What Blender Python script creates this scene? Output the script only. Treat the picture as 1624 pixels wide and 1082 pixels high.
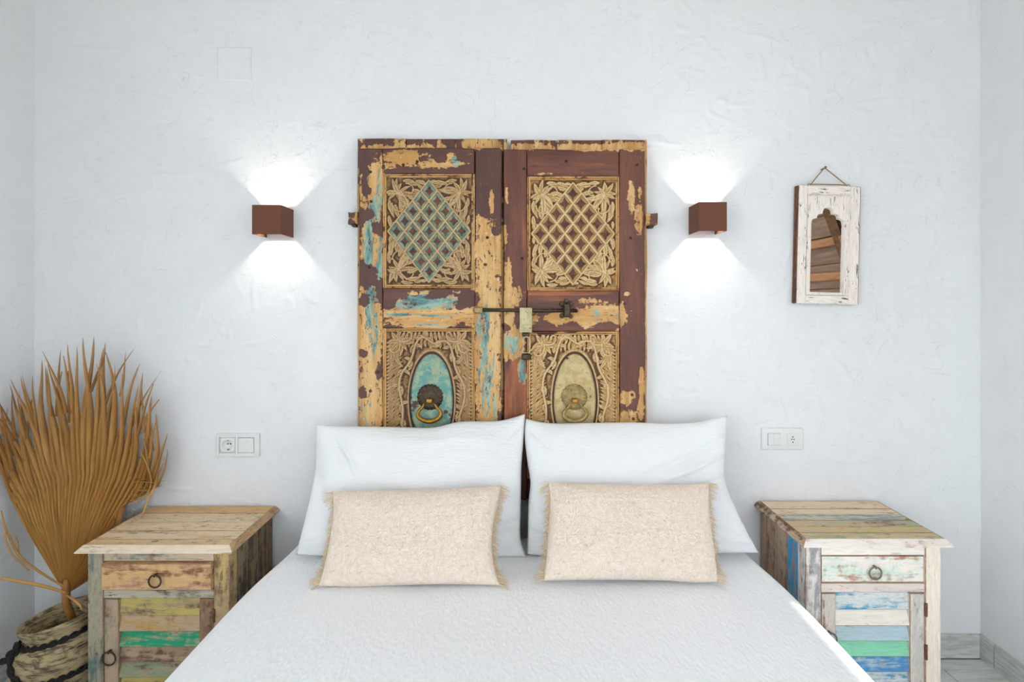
import bpy, bmesh, math, random
import numpy as np
from mathutils import Vector, Matrix, Euler

for o in list(bpy.data.objects):
    bpy.data.objects.remove(o)
SC = bpy.context.scene
COL = SC.collection
random.seed(7)
RNG = np.random.default_rng(11)
PI = math.pi

# ------------------------------------------------------------------ camera
F_PX, VPX, VPY = 833.0, 815.0, 475.0        # focal length and vanishing point in photo pixels
CAM = Vector((0.0, -1.91, 1.30))
cd = bpy.data.cameras.new('camera')
cam = bpy.data.objects.new('camera', cd)
COL.objects.link(cam)
cam.location = CAM
cam.rotation_euler = (PI / 2, 0, 0)
cd.sensor_width = 36.0
cd.lens = 36.0 * F_PX / 1624.0
cd.shift_x = -(VPX - 812) / 1624.0
cd.shift_y = -(541 - VPY) / 1624.0
cd.clip_start = 0.02
SC.camera = cam

# ------------------------------------------------------------------ light and exposure
SC.view_settings.view_transform = 'Standard'
SC.view_settings.look = 'None'
SC.view_settings.gamma = 1.0
SC.view_settings.use_curve_mapping = False
SC.view_settings.exposure = 0.0
W = bpy.data.worlds.new('world')
SC.world = W
W.use_nodes = True
bg = W.node_tree.nodes['Background']
bg.inputs['Color'].default_value = (0.80, 0.89, 1.0, 1)
bg.inputs['Strength'].default_value = 5.1
sd = bpy.data.lights.new('sun', 'SUN')
sun = bpy.data.objects.new('sun', sd)
COL.objects.link(sun)
sd.energy = 6.0
sd.angle = math.radians(0.6)
sd.color = (1.0, 0.985, 0.96)
SUN_DIR = Vector((-0.95, 0.98, -1.62)).normalized()
sun.rotation_euler = SUN_DIR.to_track_quat('-Z', 'Y').to_euler()
sun.location = (4, -4, 5)


# ------------------------------------------------------------------ small tools
def lin(c):
    c = c / 255.0
    return c / 12.92 if c <= 0.04045 else ((c + 0.055) / 1.055) ** 2.4


def C(r, g, b):
    return (lin(r), lin(g), lin(b), 1.0)


def px3(px, py, d):
    """photo pixel at distance d from the camera plane -> world x, z"""
    return (px - VPX) * d / F_PX, CAM.z - (py - VPY) * d / F_PX


class Nodes:
    def __init__(self, name):
        self.m = bpy.data.materials.new(name)
        self.m.use_nodes = True
        self.t = self.m.node_tree
        self.b = self.t.nodes['Principled BSDF']

    def new(self, typ, **props):
        n = self.t.nodes.new(typ)
        for k, v in props.items():
            setattr(n, k, v)
        return n

    def put(self, sock, v):
        if isinstance(v, bpy.types.NodeSocket):
            self.t.links.new(v, sock)
        else:
            sock.default_value = v

    def coord(self, scale=(1, 1, 1), rand=True, out='Object'):
        tc = self.new('ShaderNodeTexCoord')
        v = tc.outputs[out]
        if rand:
            oi = self.new('ShaderNodeObjectInfo')
            mu = self.math('MULTIPLY', oi.outputs['Random'], 37.0)
            va = self.new('ShaderNodeVectorMath', operation='ADD')
            self.put(va.inputs[0], v)
            self.put(va.inputs[1], mu)
            v = va.outputs[0]
        vm = self.new('ShaderNodeVectorMath', operation='MULTIPLY')
        self.put(vm.inputs[0], v)
        vm.inputs[1].default_value = scale
        return vm.outputs[0]

    def noise(self, vec, scale, detail=4.0, rough=0.55, dist=0.0):
        n = self.new('ShaderNodeTexNoise')
        self.put(n.inputs['Vector'], vec)
        n.inputs['Scale'].default_value = scale
        n.inputs['Detail'].default_value = detail
        n.inputs['Roughness'].default_value = rough
        n.inputs['Distortion'].default_value = dist
        return n.outputs['Fac']

    def vor(self, vec, scale, feature='F1'):
        n = self.new('ShaderNodeTexVoronoi', feature=feature)
        self.put(n.inputs['Vector'], vec)
        n.inputs['Scale'].default_value = scale
        return n.outputs['Distance']

    def math(self, op, a, b=0.0, clamp=False):
        n = self.new('ShaderNodeMath', operation=op, use_clamp=clamp)
        self.put(n.inputs[0], a)
        self.put(n.inputs[1], b)
        return n.outputs[0]

    def rng(self, x, a, b, c=0.0, d=1.0, smooth=True):
        n = self.new('ShaderNodeMapRange', interpolation_type='SMOOTHSTEP' if smooth else 'LINEAR')
        self.put(n.inputs['Value'], x)
        n.inputs['From Min'].default_value = a
        n.inputs['From Max'].default_value = b
        n.inputs['To Min'].default_value = c
        n.inputs['To Max'].default_value = d
        return n.outputs[0]

    def mix(self, f, a, b):
        n = self.new('ShaderNodeMix', data_type='RGBA')
        self.put(n.inputs[0], f)
        self.put(n.inputs[6], a)
        self.put(n.inputs[7], b)
        return n.outputs[2]

    def attr(self, name):
        n = self.new('ShaderNodeAttribute', attribute_name=name)
        return n.outputs['Fac']

    def bump(self, h, strength=0.3, dist=0.002, prev=None):
        n = self.new('ShaderNodeBump')
        n.inputs['Strength'].default_value = strength
        n.inputs['Distance'].default_value = dist
        self.put(n.inputs['Height'], h)
        if prev is not None:
            self.put(n.inputs['Normal'], prev)
        return n.outputs[0]

    def done(self, color=None, rough=0.6, normal=None, metal=0.0, **kw):
        if color is not None:
            self.put(self.b.inputs['Base Color'], color)
        self.put(self.b.inputs['Roughness'], rough)
        self.put(self.b.inputs['Metallic'], metal)
        if normal is not None:
            self.put(self.b.inputs['Normal'], normal)
        for k, v in kw.items():
            self.put(self.b.inputs[k], v)
        return self.m


# ------------------------------------------------------------------ objects
ROOT = {}      # object -> world location of its thing


def thing(name, label, cat, loc, group=None):
    o = bpy.data.objects.new(name, None)
    COL.objects.link(o)
    o.empty_display_size = 0.05
    o.location = loc
    o['label'] = label
    o['category'] = cat
    if group:
        o['group'] = group
    ROOT[o] = Vector(loc)
    return o


def link_mesh(name, me, mat, parent=None, smooth=None):
    o = bpy.data.objects.new(name, me)
    COL.objects.link(o)
    if mat is not None and not me.materials:
        me.materials.append(mat)
    if parent is not None:
        o.parent = parent
        ROOT[o] = ROOT[parent]
    else:
        ROOT[o] = Vector((0, 0, 0))
    return o


EDGE_MAT = None


def part(name, bm, mat, parent=None, smooth=False, label=None):
    """bmesh in world coordinates -> one object, shifted into its thing's frame"""
    if parent is not None:
        bmesh.ops.translate(bm, verts=bm.verts, vec=-ROOT[parent])
    me = bpy.data.meshes.new(name)
    bm.to_mesh(me)
    bm.free()
    if smooth:
        me.polygons.foreach_set('use_smooth', [True] * len(me.polygons))
    o = link_mesh(name, me, mat, parent)
    if EDGE_MAT is not None and not smooth and name not in ('edge_moulding', 'hinge', 'pull_eye'):
        me.materials.append(EDGE_MAT)
        for p in me.polygons:
            if max(abs(c) for c in p.normal) < 0.93:
                p.material_index = 1
    if label:
        o['label'] = label
    return o


def tag(o, label, cat, group=None):
    o['label'] = label
    o['category'] = cat
    if group:
        o['group'] = group
    return o


def struct(o):
    o['kind'] = 'structure'
    return o


def box(x0, x1, y0, y1, z0, z1, bev=0.0, bm=None, seg=1, rot=None):
    """bevelled box added to a bmesh; rot = (axis, angle) about its centre"""
    bm = bm or bmesh.new()
    t = bmesh.new()
    bmesh.ops.create_cube(t, size=1.0)
    sx, sy, sz = abs(x1 - x0), abs(y1 - y0), abs(z1 - z0)
    for v in t.verts:
        v.co = Vector((v.co.x * sx, v.co.y * sy, v.co.z * sz))
    if bev > 0:
        b = min(bev, 0.45 * min(sx, sy, sz))
        bmesh.ops.bevel(t, geom=list(t.edges), offset=b, segments=seg, affect='EDGES', profile=0.5)
    M = Matrix.Translation(((x0 + x1) / 2, (y0 + y1) / 2, (z0 + z1) / 2))
    if rot:
        M = M @ Matrix.Rotation(rot[1], 4, rot[0])
    bmesh.ops.transform(t, matrix=M, verts=t.verts)
    merge(bm, t)
    return bm


def merge(bm, t):
    me = bpy.data.meshes.new('tmp')
    t.to_mesh(me)
    t.free()
    bm.from_mesh(me)
    bpy.data.meshes.remove(me)


def tube(pts, rad, n=8, closed=False, bm=None, caps=True):
    """tube along points; rad a number or a list"""
    bm = bm or bmesh.new()
    pts = [Vector(p) for p in pts]
    m = len(pts)
    rads = rad if isinstance(rad, (list, tuple, np.ndarray)) else [rad] * m
    rings = []
    up = None
    for i, p in enumerate(pts):
        a = pts[(i - 1) % m] if (closed or i > 0) else p
        b = pts[(i + 1) % m] if (closed or i < m - 1) else p
        t = (b - a)
        if t.length < 1e-9:
            t = Vector((0, 0, 1))
        t.normalize()
        if up is None:
            up = Vector((0, 1, 0)) if abs(t.y) < 0.9 else Vector((1, 0, 0))
        up = (up - t * up.dot(t))
        if up.length < 1e-6:
            up = t.orthogonal()
        up.normalize()
        w = t.cross(up)
        rings.append([bm.verts.new(p + (up * math.cos(2 * PI * k / n) + w * math.sin(2 * PI * k / n)) * rads[i])
                      for k in range(n)])
    cnt = m if closed else m - 1
    for i in range(cnt):
        r0, r1 = rings[i], rings[(i + 1) % m]
        for k in range(n):
            bm.faces.new((r0[k], r0[(k + 1) % n], r1[(k + 1) % n], r1[k]))
    if caps and not closed:
        bm.faces.new(list(reversed(rings[0])))
        bm.faces.new(rings[-1])
    bmesh.ops.recalc_face_normals(bm, faces=bm.faces)
    return bm


def ring_pts(c, r, axis='y', n=24):
    out = []
    for k in range(n):
        a = 2 * PI * k / n
        if axis == 'y':
            out.append(Vector(c) + Vector((math.cos(a) * r, 0, math.sin(a) * r)))
        elif axis == 'z':
            out.append(Vector(c) + Vector((math.cos(a) * r, math.sin(a) * r, 0)))
        else:
            out.append(Vector(c) + Vector((0, math.cos(a) * r, math.sin(a) * r)))
    return out


def grid_obj(name, P, mat, parent=None, attrs=None, smooth=True, wrap=False):
    """P: (n, m, 3) world points -> quad grid object, with float point attributes"""
    n, m = P.shape[:2]
    off = np.array(ROOT[parent]) if parent is not None else np.zeros(3)
    co = (P - off).reshape(-1, 3).astype(np.float32)
    idx = np.arange(n * m).reshape(n, m)
    if wrap:
        nx = np.roll(idx, -1, axis=1)
        q = np.stack([idx[:-1], nx[:-1], nx[1:], idx[1:]], -1).reshape(-1, 4)
    else:
        q = np.stack([idx[:-1, :-1], idx[:-1, 1:], idx[1:, 1:], idx[1:, :-1]], -1).reshape(-1, 4)
    me = bpy.data.meshes.new(name)
    me.vertices.add(len(co))
    me.vertices.foreach_set('co', co.ravel())
    me.loops.add(q.size)
    me.loops.foreach_set('vertex_index', q.ravel().astype(np.int32))
    me.polygons.add(len(q))
    me.polygons.foreach_set('loop_start', np.arange(0, q.size, 4, dtype=np.int32))
    me.update(calc_edges=True)
    if smooth:
        me.polygons.foreach_set('use_smooth', np.ones(len(q), dtype=bool))
    for k, v in (attrs or {}).items():
        a = me.attributes.new(k, 'FLOAT', 'POINT')
        a.data.foreach_set('value', np.ascontiguousarray(v, dtype=np.float32).ravel())
    me.update()
    return link_mesh(name, me, mat, parent)


def fnoise(shape, sig, seed=0):
    """smooth unit-variance noise; sig = (rows, cols) blur in cells"""
    sig = (min(sig[0], shape[0] / 6), min(sig[1], shape[1] / 6))
    r = np.random.default_rng(seed)
    a = np.fft.rfft2(r.standard_normal(shape))
    fy = np.fft.fftfreq(shape[0])[:, None]
    fx = np.fft.rfftfreq(shape[1])[None, :]
    g = np.exp(-2 * PI * PI * ((fy * sig[0]) ** 2 + (fx * sig[1]) ** 2))
    b = np.fft.irfft2(a * g, s=shape)
    b = b - b.mean()
    return np.clip(b / (b.std() + 1e-12), -4, 4)


def sst(x, a, b):
    t = np.clip((x - a) / (b - a), 0, 1)
    return t * t * (3 - 2 * t)


# ------------------------------------------------------------------ materials
def m_plaster():
    k = Nodes('white_plaster')
    v = k.coord(rand=False)
    n1 = k.noise(v, 9, 6, 0.6, 0.6)
    n2 = k.noise(v, 60, 5, 0.6)
    n3 = k.noise(k.coord((1, 1, 3.0), rand=False), 26, 3, 0.5, 1.5)
    col = k.mix(k.rng(n1, 0.3, 0.7), C(232, 232, 231), C(235, 235, 234))
    b = k.bump(n1, 0.10, 0.004)
    b = k.bump(n3, 0.22, 0.003, b)
    b = k.bump(n2, 0.16, 0.0015, b)
    # fine trowel lips: thin ridges along noise contours, broken up by a mask
    for (sc, s1, s2, off) in (((1.0, 1, 2.2), 6.0, 9.0, 0.0), ((2.4, 1, 1.0), 7.0, 11.0, 3.3)):
        q = k.coord(sc, rand=False)
        va = k.new('ShaderNodeVectorMath', operation='ADD')
        k.put(va.inputs[0], q)
        va.inputs[1].default_value = (off, off, off)
        n_ = k.noise(va.outputs[0], s1, 3, 0.5, 0.9)
        m_ = k.noise(va.outputs[0], s2, 2, 0.5)
        ab = k.math('ABSOLUTE', k.math('SUBTRACT', n_, 0.5))
        rd = k.math('MULTIPLY', k.rng(ab, 0.0, 0.010, 1.0, 0.0), k.rng(m_, 0.54, 0.60))
        b = k.bump(rd, 0.5, 0.0018, b)
    return k.done(col, 0.75, b)


def m_plain(name, col, rough=0.5, metal=0.0, var=0.06, scale=40, bump=0.1):
    k = Nodes(name)
    v = k.coord()
    n = k.noise(v, scale, 4, 0.6)
    c2 = tuple(max(0, c * (1 - var * 3)) for c in col[:3]) + (1,)
    b = k.bump(n, bump, 0.001) if bump else None
    return k.done(k.mix(k.rng(n, 0.3, 0.7), c2, col), rough, b, metal)


def m_worn(name, top, under, wood, axis=0, keep=0.5, under_keep=0.5, crack=0.5, soft=0.05, rough=0.7, ct=0.62, cs=75):
    """flaking paint over an older coat over bare wood; streaks follow the grain axis"""
    k = Nodes(name)
    sc = [1.0, 1.0, 1.0]
    sc[axis] = 0.16
    v = k.coord(tuple(sc))
    vf = k.coord((1, 1, 1))
    big = k.noise(v, 26, 8, 0.68, 0.3)
    big2 = k.noise(v, 17, 8, 0.66, 0.4)
    sp = k.noise(vf, 30, 6, 0.62)
    grain = k.noise(v, 150, 5, 0.6)
    fine = k.noise(v, 420, 3, 0.6)
    w = k.mix(k.rng(grain, 0.3, 0.7), tuple(c * 0.72 for c in wood[:3]) + (1,), wood)
    w = k.mix(k.rng(fine, 0.55, 0.75), w, tuple(c * 0.4 for c in wood[:3]) + (1,))
    mu = k.rng(k.math('ADD', k.math('MULTIPLY', big2, 0.65), k.math('MULTIPLY', sp, 0.35)),
               0.5 + (0.5 - under_keep) * 0.5 - soft, 0.5 + (0.5 - under_keep) * 0.5 + soft)
    ma = k.math('ADD', k.math('MULTIPLY', big, 0.6), k.math('MULTIPLY', sp, 0.25))
    ma = k.math('ADD', ma, k.math('MULTIPLY', grain, 0.15))
    mt = k.rng(ma, 0.5 + (0.5 - keep) * 0.5 - soft, 0.5 + (0.5 - keep) * 0.5 + soft)
    un = k.mix(k.rng(fine, 0.35, 0.7), under, tuple(c * 0.8 for c in under[:3]) + (1,))
    tp = k.mix(k.rng(grain, 0.35, 0.75), top, tuple(c * 0.84 for c in top[:3]) + (1,))
    c = k.mix(mu, w, un)
    c = k.mix(mt, c, tp)
    cr = k.rng(k.noise(v, cs, 5, 0.7, 0.8), ct, ct + 0.05, 0.0, crack)
    c = k.mix(cr, c, tuple(x * 0.3 for x in wood[:3]) + (1,))
    h = k.math('ADD', k.math('MULTIPLY', mt, 0.7), k.math('MULTIPLY', mu, 0.4))
    h = k.math('SUBTRACT', h, cr)
    b = k.bump(grain, 0.25, 0.001)
    b = k.bump(h, 0.45, 0.0012, b)
    return k.done(c, rough, b)


def m_doorboard(name, brown, brown2, axis):
    """brown coat peeling to ochre and turquoise; where it has peeled is stored per board"""
    k = Nodes(name)
    sc = [1.0, 1.0, 1.0]
    sc[axis] = 0.35
    v = k.coord(tuple(sc))
    sc2 = [1.0, 1.0, 1.0]
    sc2[axis] = 0.12
    vs = k.coord(tuple(sc2))
    vf = k.coord()
    n1 = k.noise(v, 34, 7, 0.62, 0.4)
    n2 = k.noise(vs, 60, 6, 0.66, 0.2)
    n3 = k.noise(vf, 70, 6, 0.65)
    grain = k.noise(vs, 170, 4, 0.6)
    n4 = k.noise(vs, 22, 6, 0.65)
    peel, teal, bare = k.attr('peel'), k.attr('teal'), k.attr('bare')
    mp = k.math('ADD', peel, k.math('MULTIPLY', k.math('SUBTRACT', n1, 0.5), 1.9))
    mp = k.math('ADD', mp, k.math('MULTIPLY', k.math('SUBTRACT', n3, 0.5), 1.3))
    mp = k.rng(mp, 0.47, 0.53)
    mt = k.math('ADD', teal, k.math('MULTIPLY', k.math('SUBTRACT', n2, 0.5), 2.2))
    mt = k.math('ADD', mt, k.math('MULTIPLY', k.math('SUBTRACT', n3, 0.5), 0.9))
    mt = k.rng(mt, 0.44, 0.58)
    br = k.mix(k.rng(n4, 0.35, 0.7), brown, brown2)
    br = k.mix(k.rng(grain, 0.5, 0.8), br, tuple(c * 0.6 for c in brown[:3]) + (1,))
    wood = k.mix(k.rng(n2, 0.3, 0.7), C(116, 62, 34), C(170, 98, 56))
    br = k.mix(k.rng(k.math('ADD', bare, k.math('MULTIPLY', k.math('SUBTRACT', n4, 0.5), 1.2)), 0.4, 0.65), br, wood)
    och = k.mix(k.rng(n4, 0.32, 0.68), C(196, 142, 76), C(226, 184, 124))
    och = k.mix(k.rng(n3, 0.58, 0.72), och, C(222, 205, 172))
    och = k.mix(k.rng(grain, 0.58, 0.78), och, C(150, 100, 52))
    och = k.mix(k.rng(k.noise(vs, 15, 6, 0.7), 0.48, 0.66, 0, 0.55), och, C(146, 102, 60))
    br = k.mix(k.rng(k.noise(v, 140, 5, 0.7), 0.64, 0.69, 0, 0.55), br, C(160, 112, 78))
    tl = k.mix(k.rng(n1, 0.35, 0.65), C(60, 118, 124), C(160, 184, 162))
    un = k.mix(mt, och, tl)
    spk = k.rng(k.noise(v, 95, 6, 0.72), 0.575, 0.64)
    un = k.mix(spk, un, C(92, 60, 44))
    c = k.mix(mp, br, un)
    b = k.bump(grain, 0.2, 0.001)
    b = k.bump(k.math('SUBTRACT', 1.0, mp), 0.5, 0.0012, b)
    return k.done(c, k.rng(mp, 0, 1, 0.5, 0.7), b)


def m_carved(name, low, mid, high):
    k = Nodes(name)
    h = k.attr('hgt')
    cell = k.attr('cell')
    vf = k.coord()
    n1 = k.noise(vf, 45, 6, 0.65)
    n2 = k.noise(vf, 160, 4, 0.6)
    n3 = k.noise(vf, 75, 5, 0.6)
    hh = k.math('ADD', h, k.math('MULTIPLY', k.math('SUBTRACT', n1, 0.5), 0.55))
    c = k.mix(k.rng(hh, 0.10, 0.36), low, mid)  # brown wash left in recesses, also standing in for carving shade
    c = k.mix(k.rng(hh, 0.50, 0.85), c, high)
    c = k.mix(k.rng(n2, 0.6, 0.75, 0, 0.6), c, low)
    deep = k.mix(k.rng(n1, 0.4, 0.6), C(74, 44, 34), C(120, 66, 42))
    tl = k.mix(k.rng(n3, 0.4, 0.62), C(94, 126, 112), C(148, 162, 136))
    star = k.attr('star')
    st = k.math('ADD', star, k.math('MULTIPLY', k.math('SUBTRACT', n3, 0.5), 1.5))
    cc = k.mix(k.rng(st, 0.42, 0.56), tl, deep)
    tealk = k.attr('tealk')
    c2 = k.mix(k.rng(st, 0.42, 0.56), mid, deep)
    cc = k.mix(tealk, c2, cc)
    c = k.mix(cell, c, cc)
    b = k.bump(n2, 0.25, 0.001)
    return k.done(c, 0.65, b)


M_PLASTER = m_plaster()
M_WHITE_PLASTIC = m_plain('white_plastic', C(232, 232, 228), 0.35, var=0.01, bump=0)
M_DARK = m_plain('dark_hole', C(30, 28, 26), 0.7)
M_IRON = m_plain('dark_iron', C(92, 78, 62), 0.5, 0.8, 0.15, 90, 0.4)
M_RUST = m_plain('rusty_iron', C(140, 92, 66), 0.65, 0.4, 0.2, 120, 0.4)
M_BRASS = m_plain('aged_brass', C(190, 140, 60), 0.38, 0.9, 0.15, 70, 0.3)
M_BRASS_PALE = m_plain('paint_covered_brass', C(178, 152, 96), 0.5, 0.35, 0.15, 70, 0.4)
M_CORTEN = m_plain('brown_lacquered_metal', C(112, 66, 44), 0.8, 0.0, 0.03, 160, 0.05)
M_STEEL = m_plain('steel_hook', C(140, 138, 132), 0.4, 0.9, 0.1, 60, 0.1)


def m_tile():
    k = Nodes('grey_wood_look_tile')
    v = k.coord((0.12, 1, 1))
    n = k.noise(v, 60, 6, 0.65, 0.8)
    n2 = k.noise(v, 14, 4, 0.6)
    c = k.mix(k.rng(n, 0.3, 0.7), C(206, 211, 208), C(232, 234, 230))
    c = k.mix(k.rng(n2, 0.45, 0.7, 0, 0.5), c, C(172, 164, 150))
    return k.done(c, 0.45, k.bump(n, 0.15, 0.001))


def m_sidetile():
    k = Nodes('grey_wood_look_skirting_tile')
    v = k.coord((0.12, 0.12, 1))
    n = k.noise(v, 75, 6, 0.65, 1.2)
    c = k.mix(k.rng(n, 0.3, 0.7), C(176, 180, 175), C(220, 220, 212))
    return k.done(c, 0.45, k.bump(n, 0.15, 0.001))


M_TILE, M_SIDETILE = m_tile(), m_sidetile()
M_GROUT = m_plain('grey_grout', C(126, 134, 140), 0.8)


def m_wood(name, a, b, axis=1, scale=30):
    k = Nodes(name)
    sc = [1.0, 1.0, 1.0]
    sc[axis] = 0.1
    v = k.coord(tuple(sc))
    n = k.noise(v, scale, 7, 0.65, 1.0)
    n2 = k.noise(v, scale * 5, 4, 0.6)
    c = k.mix(k.rng(n, 0.3, 0.7), a, b)
    c = k.mix(k.rng(n2, 0.5, 0.75, 0, 0.6), c, tuple(x * 0.5 for x in a[:3]) + (1,))
    return k.done(c, 0.6, k.bump(n, 0.3, 0.002))


M_PLANK = m_wood('brown_plank_wood', C(112, 74, 46), C(158, 112, 74))
M_LEDGE = m_wood('orange_ledge_wood', C(150, 90, 40), C(200, 130, 62))

# ------------------------------------------------------------------ the room
XL, XR, ZC, YF = -1.743, 1.697, 2.80, -4.20


def plaster_wall():
    step = 0.005
    nx = int((XR - XL + 0.1) / step)
    nz = int(2.84 / step)
    xs = np.linspace(XL - 0.05, XR + 0.05, nx)
    zs = np.linspace(-0.02, 2.82, nz)
    sh = (nz, nx)
    h = 0.0007 * fnoise(sh, (22, 30), 1) + 0.00036 * fnoise(sh, (5, 7), 2) + 0.00010 * fnoise(sh, (1.4, 2.0), 3)
    # trowel ridges: short raised lips along contours of slanting noise
    for i in range(14):
        a = fnoise(sh, ((5, 14, 9)[i % 3], (17, 6, 11)[i % 3]), 20 + i)
        if i % 2:
            g = np.roll(a, 37 * i, axis=1)
            a = 0.6 * a + 0.4 * g
        msk = sst(fnoise(sh, (5, 6), 60 + i), 1.0, 1.5) * sst(fnoise(sh, (40, 40), 90 + i), -0.6, 0.8)
        gy, gx = np.gradient(a)
        gr = np.sqrt(gx * gx + gy * gy) + 1e-4
        d = a / gr                                  # distance to the contour in cells
        lip = np.where(d > 0, np.exp(-(d / 0.9) ** 2), np.exp(-(d / 3.2) ** 2))
        h += 0.0020 * lip * msk
    xx, zz = np.meshgrid(xs, zs)
    P = np.stack([xx, -h, zz], -1)
    o = grid_obj('wall_back', P, M_PLASTER)
    struct(o)
    return o


wall_back = plaster_wall()
# plastered-over junction cover on the wall
jx0, jz1 = px3(346, 76, 1.91)
jx1, jz0 = px3(399, 129, 1.91)
jb = box(jx0, jx1, -0.0055, 0.02, jz0, jz1, 0.0025)
part('junction_cover', jb, M_PLASTER, wall_back, label='square plastered-over cover plate on the wall')

LY0, LY1, LZ0, LZ1 = -4.05, -1.90, 0.05, 2.65     # unseen tall opening, added in the left wall to light the right side
bm = box(XL - 0.2, XL, LY1, 0.25, 0, ZC)
box(XL - 0.2, XL, YF, LY0, 0, ZC, bm=bm)
box(XL - 0.2, XL, LY0, LY1, 0, LZ0, bm=bm)
box(XL - 0.2, XL, LY0, LY1, LZ1, ZC, bm=bm)
struct(part('wall_left', bm, M_PLASTER))
# right wall with an open window out of frame, nearer the camera
WY0, WY1, WZ0, WZ1 = -2.30, -1.42, 0.92, 2.455
bm = box(XR, XR + 0.22, WY1, 0.25, 0, ZC)
box(XR, XR + 0.22, YF, WY0, 0, ZC, bm=bm)
box(XR, XR + 0.22, WY0, WY1, 0, WZ0, bm=bm)
box(XR, XR + 0.22, WY0, WY1, WZ1, ZC, bm=bm)
wall_right = struct(part('wall_right', bm, M_PLASTER))
bm = box(XL - 0.2, 0.5, YF - 0.2, YF, 0, ZC)  # unseen front wall; its opening is placed and sized to shape the daylight
box(1.66, XR + 0.22, YF - 0.2, YF, 0, ZC, bm=bm)
box(0.5, 1.66, YF - 0.2, YF, 2.62, ZC, bm=bm)
struct(part('wall_front', bm, M_PLASTER))
struct(part('ceiling', box(XL - 0.2, XR + 0.22, YF - 0.2, 0.25, ZC, ZC + 0.1), m_wood('ceiling_wood', C(224, 216, 204), C(234, 228, 218))))

struct(part('added_ground', box(-14, 14, -14, 8, -0.30, -0.125), m_plain('added_ground_stone', C(150, 148, 142), 0.85, bump=0)))  # unseen ground added outside to cut sky light coming from below
floor = struct(part('floor', box(XL - 0.2, XR + 0.22, YF - 0.2, 0.25, -0.12, -0.004), M_GROUT))
# wood-look floor tiles
rowh, tl = 0.147, 0.90
y = -0.012
tile_me = {}
r = 0
while y > YF:
    hgt = 0.053 if r == 0 else rowh
    x = (1.51 - (0.0 if r % 2 else 0.42)) - 5 * tl
    while x < XR:
        a, b = max(x, XL), min(x + tl, XR)
        if b - a > 0.01:
            key = (round(b - a, 3), round(hgt, 3))
            if key not in tile_me:
                t = bmesh.new()
                box(0.001, b - a - 0.001, -hgt + 0.001, -0.001, -0.012, 0, 0.0012, bm=t)
                me = bpy.data.meshes.new('floor_tile')
                t.to_mesh(me)
                t.free()
                tile_me[key] = me
            o = link_mesh('floor_tile', tile_me[key], M_TILE, floor)
            o.location = (a, y, 0)
        x += tl
    y -= hgt
    r += 1

# skirting of the same tile
SKH = 0.085


def skirting(name, pieces):
    root = None
    for (x0, x1, y0, y1) in pieces:
        b = box(x0, x1, y0, y1, 0.0, SKH, 0.0015)
        if root is None:
            root = struct(part(name, b, M_SIDETILE))
        else:
            part('skirting_tile', b, M_SIDETILE, root)


skirting('baseboard_back', [(0.62, XR - 0.011, -0.011, 0.003), (-0.28, 0.619, -0.011, 0.003), (-1.18, -0.281, -0.011, 0.003), (XL + 0.011, -1.181, -0.011, 0.003)])
skirting('baseboard_right', [(XR - 0.011, XR + 0.003, -0.062, 0.0)] + [(XR - 0.011, XR + 0.003, -0.0635 - 0.8 * (i + 1), -0.0635 - 0.8 * i - 0.0015) for i in range(4)])
skirting('baseboard_left', [(XL - 0.003, XL + 0.011, -0.8 * (i + 1), -0.8 * i - 0.0015) for i in range(2)])

# window in the right wall: frame and an open plank shutter folded back against the wall
win = part('window_1', box(XR + 0.06, XR + 0.11, WY0, WY0 + 0.05, WZ0, WZ1, 0.003), M_PLANK)
struct(win)
part('frame_bar', box(XR + 0.06, XR + 0.11, WY1 - 0.05, WY1, WZ0, WZ1, 0.003), M_PLANK, win)
part('frame_bar', box(XR + 0.06, XR + 0.11, WY0 + 0.05, WY1 - 0.05, WZ0, WZ0 + 0.05, 0.003), M_PLANK, win)
part('frame_bar', box(XR + 0.06, XR + 0.11, WY0 + 0.05, WY1 - 0.05, WZ1 - 0.05, WZ1, 0.003), M_PLANK, win)
SH0, SH1 = -1.42, -0.62
zz = 0.93
i = 0
while zz < 2.04:
    hh = [0.145, 0.12, 0.16, 0.13][i % 4]
    part('shutter_plank', box(XR - 0.030 - 0.004 * (i % 2), XR - 0.004, SH0, SH1, zz + 0.002, min(zz + hh, 2.05), 0.003), M_PLANK, win)
    zz += hh
    i += 1
for zc in (1.02, 1.42, 1.60, 1.92):
    part('shutter_ledge', box(XR - 0.062, XR - 0.034, SH0 + 0.02, SH1 - 0.02, zc - 0.022, zc + 0.022, 0.004), M_LEDGE, win)
b = box(XR - 0.060, XR - 0.036, -1.02, -0.98, 1.42, 2.12, 0.004, rot=('X', 0.0))
bmesh.ops.rotate(b, cent=Vector((XR - 0.05, -0.78, 1.70)), matrix=Matrix.Rotation(math.radians(28), 3, 'X'), verts=b.verts)
b.free()
b = tube([(XR - 0.05, -0.95, 1.90), (XR - 0.05, -0.72, 1.50)], 0.03, 4)
part('shutter_brace', b, M_PLANK, win)

# ------------------------------------------------------------------ the carved doors behind the bed
D0 = 1.855


def fx(px):
    return (px - VPX) * D0 / F_PX


def fz(py):
    return CAM.z - (py - VPY) * D0 / F_PX


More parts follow.
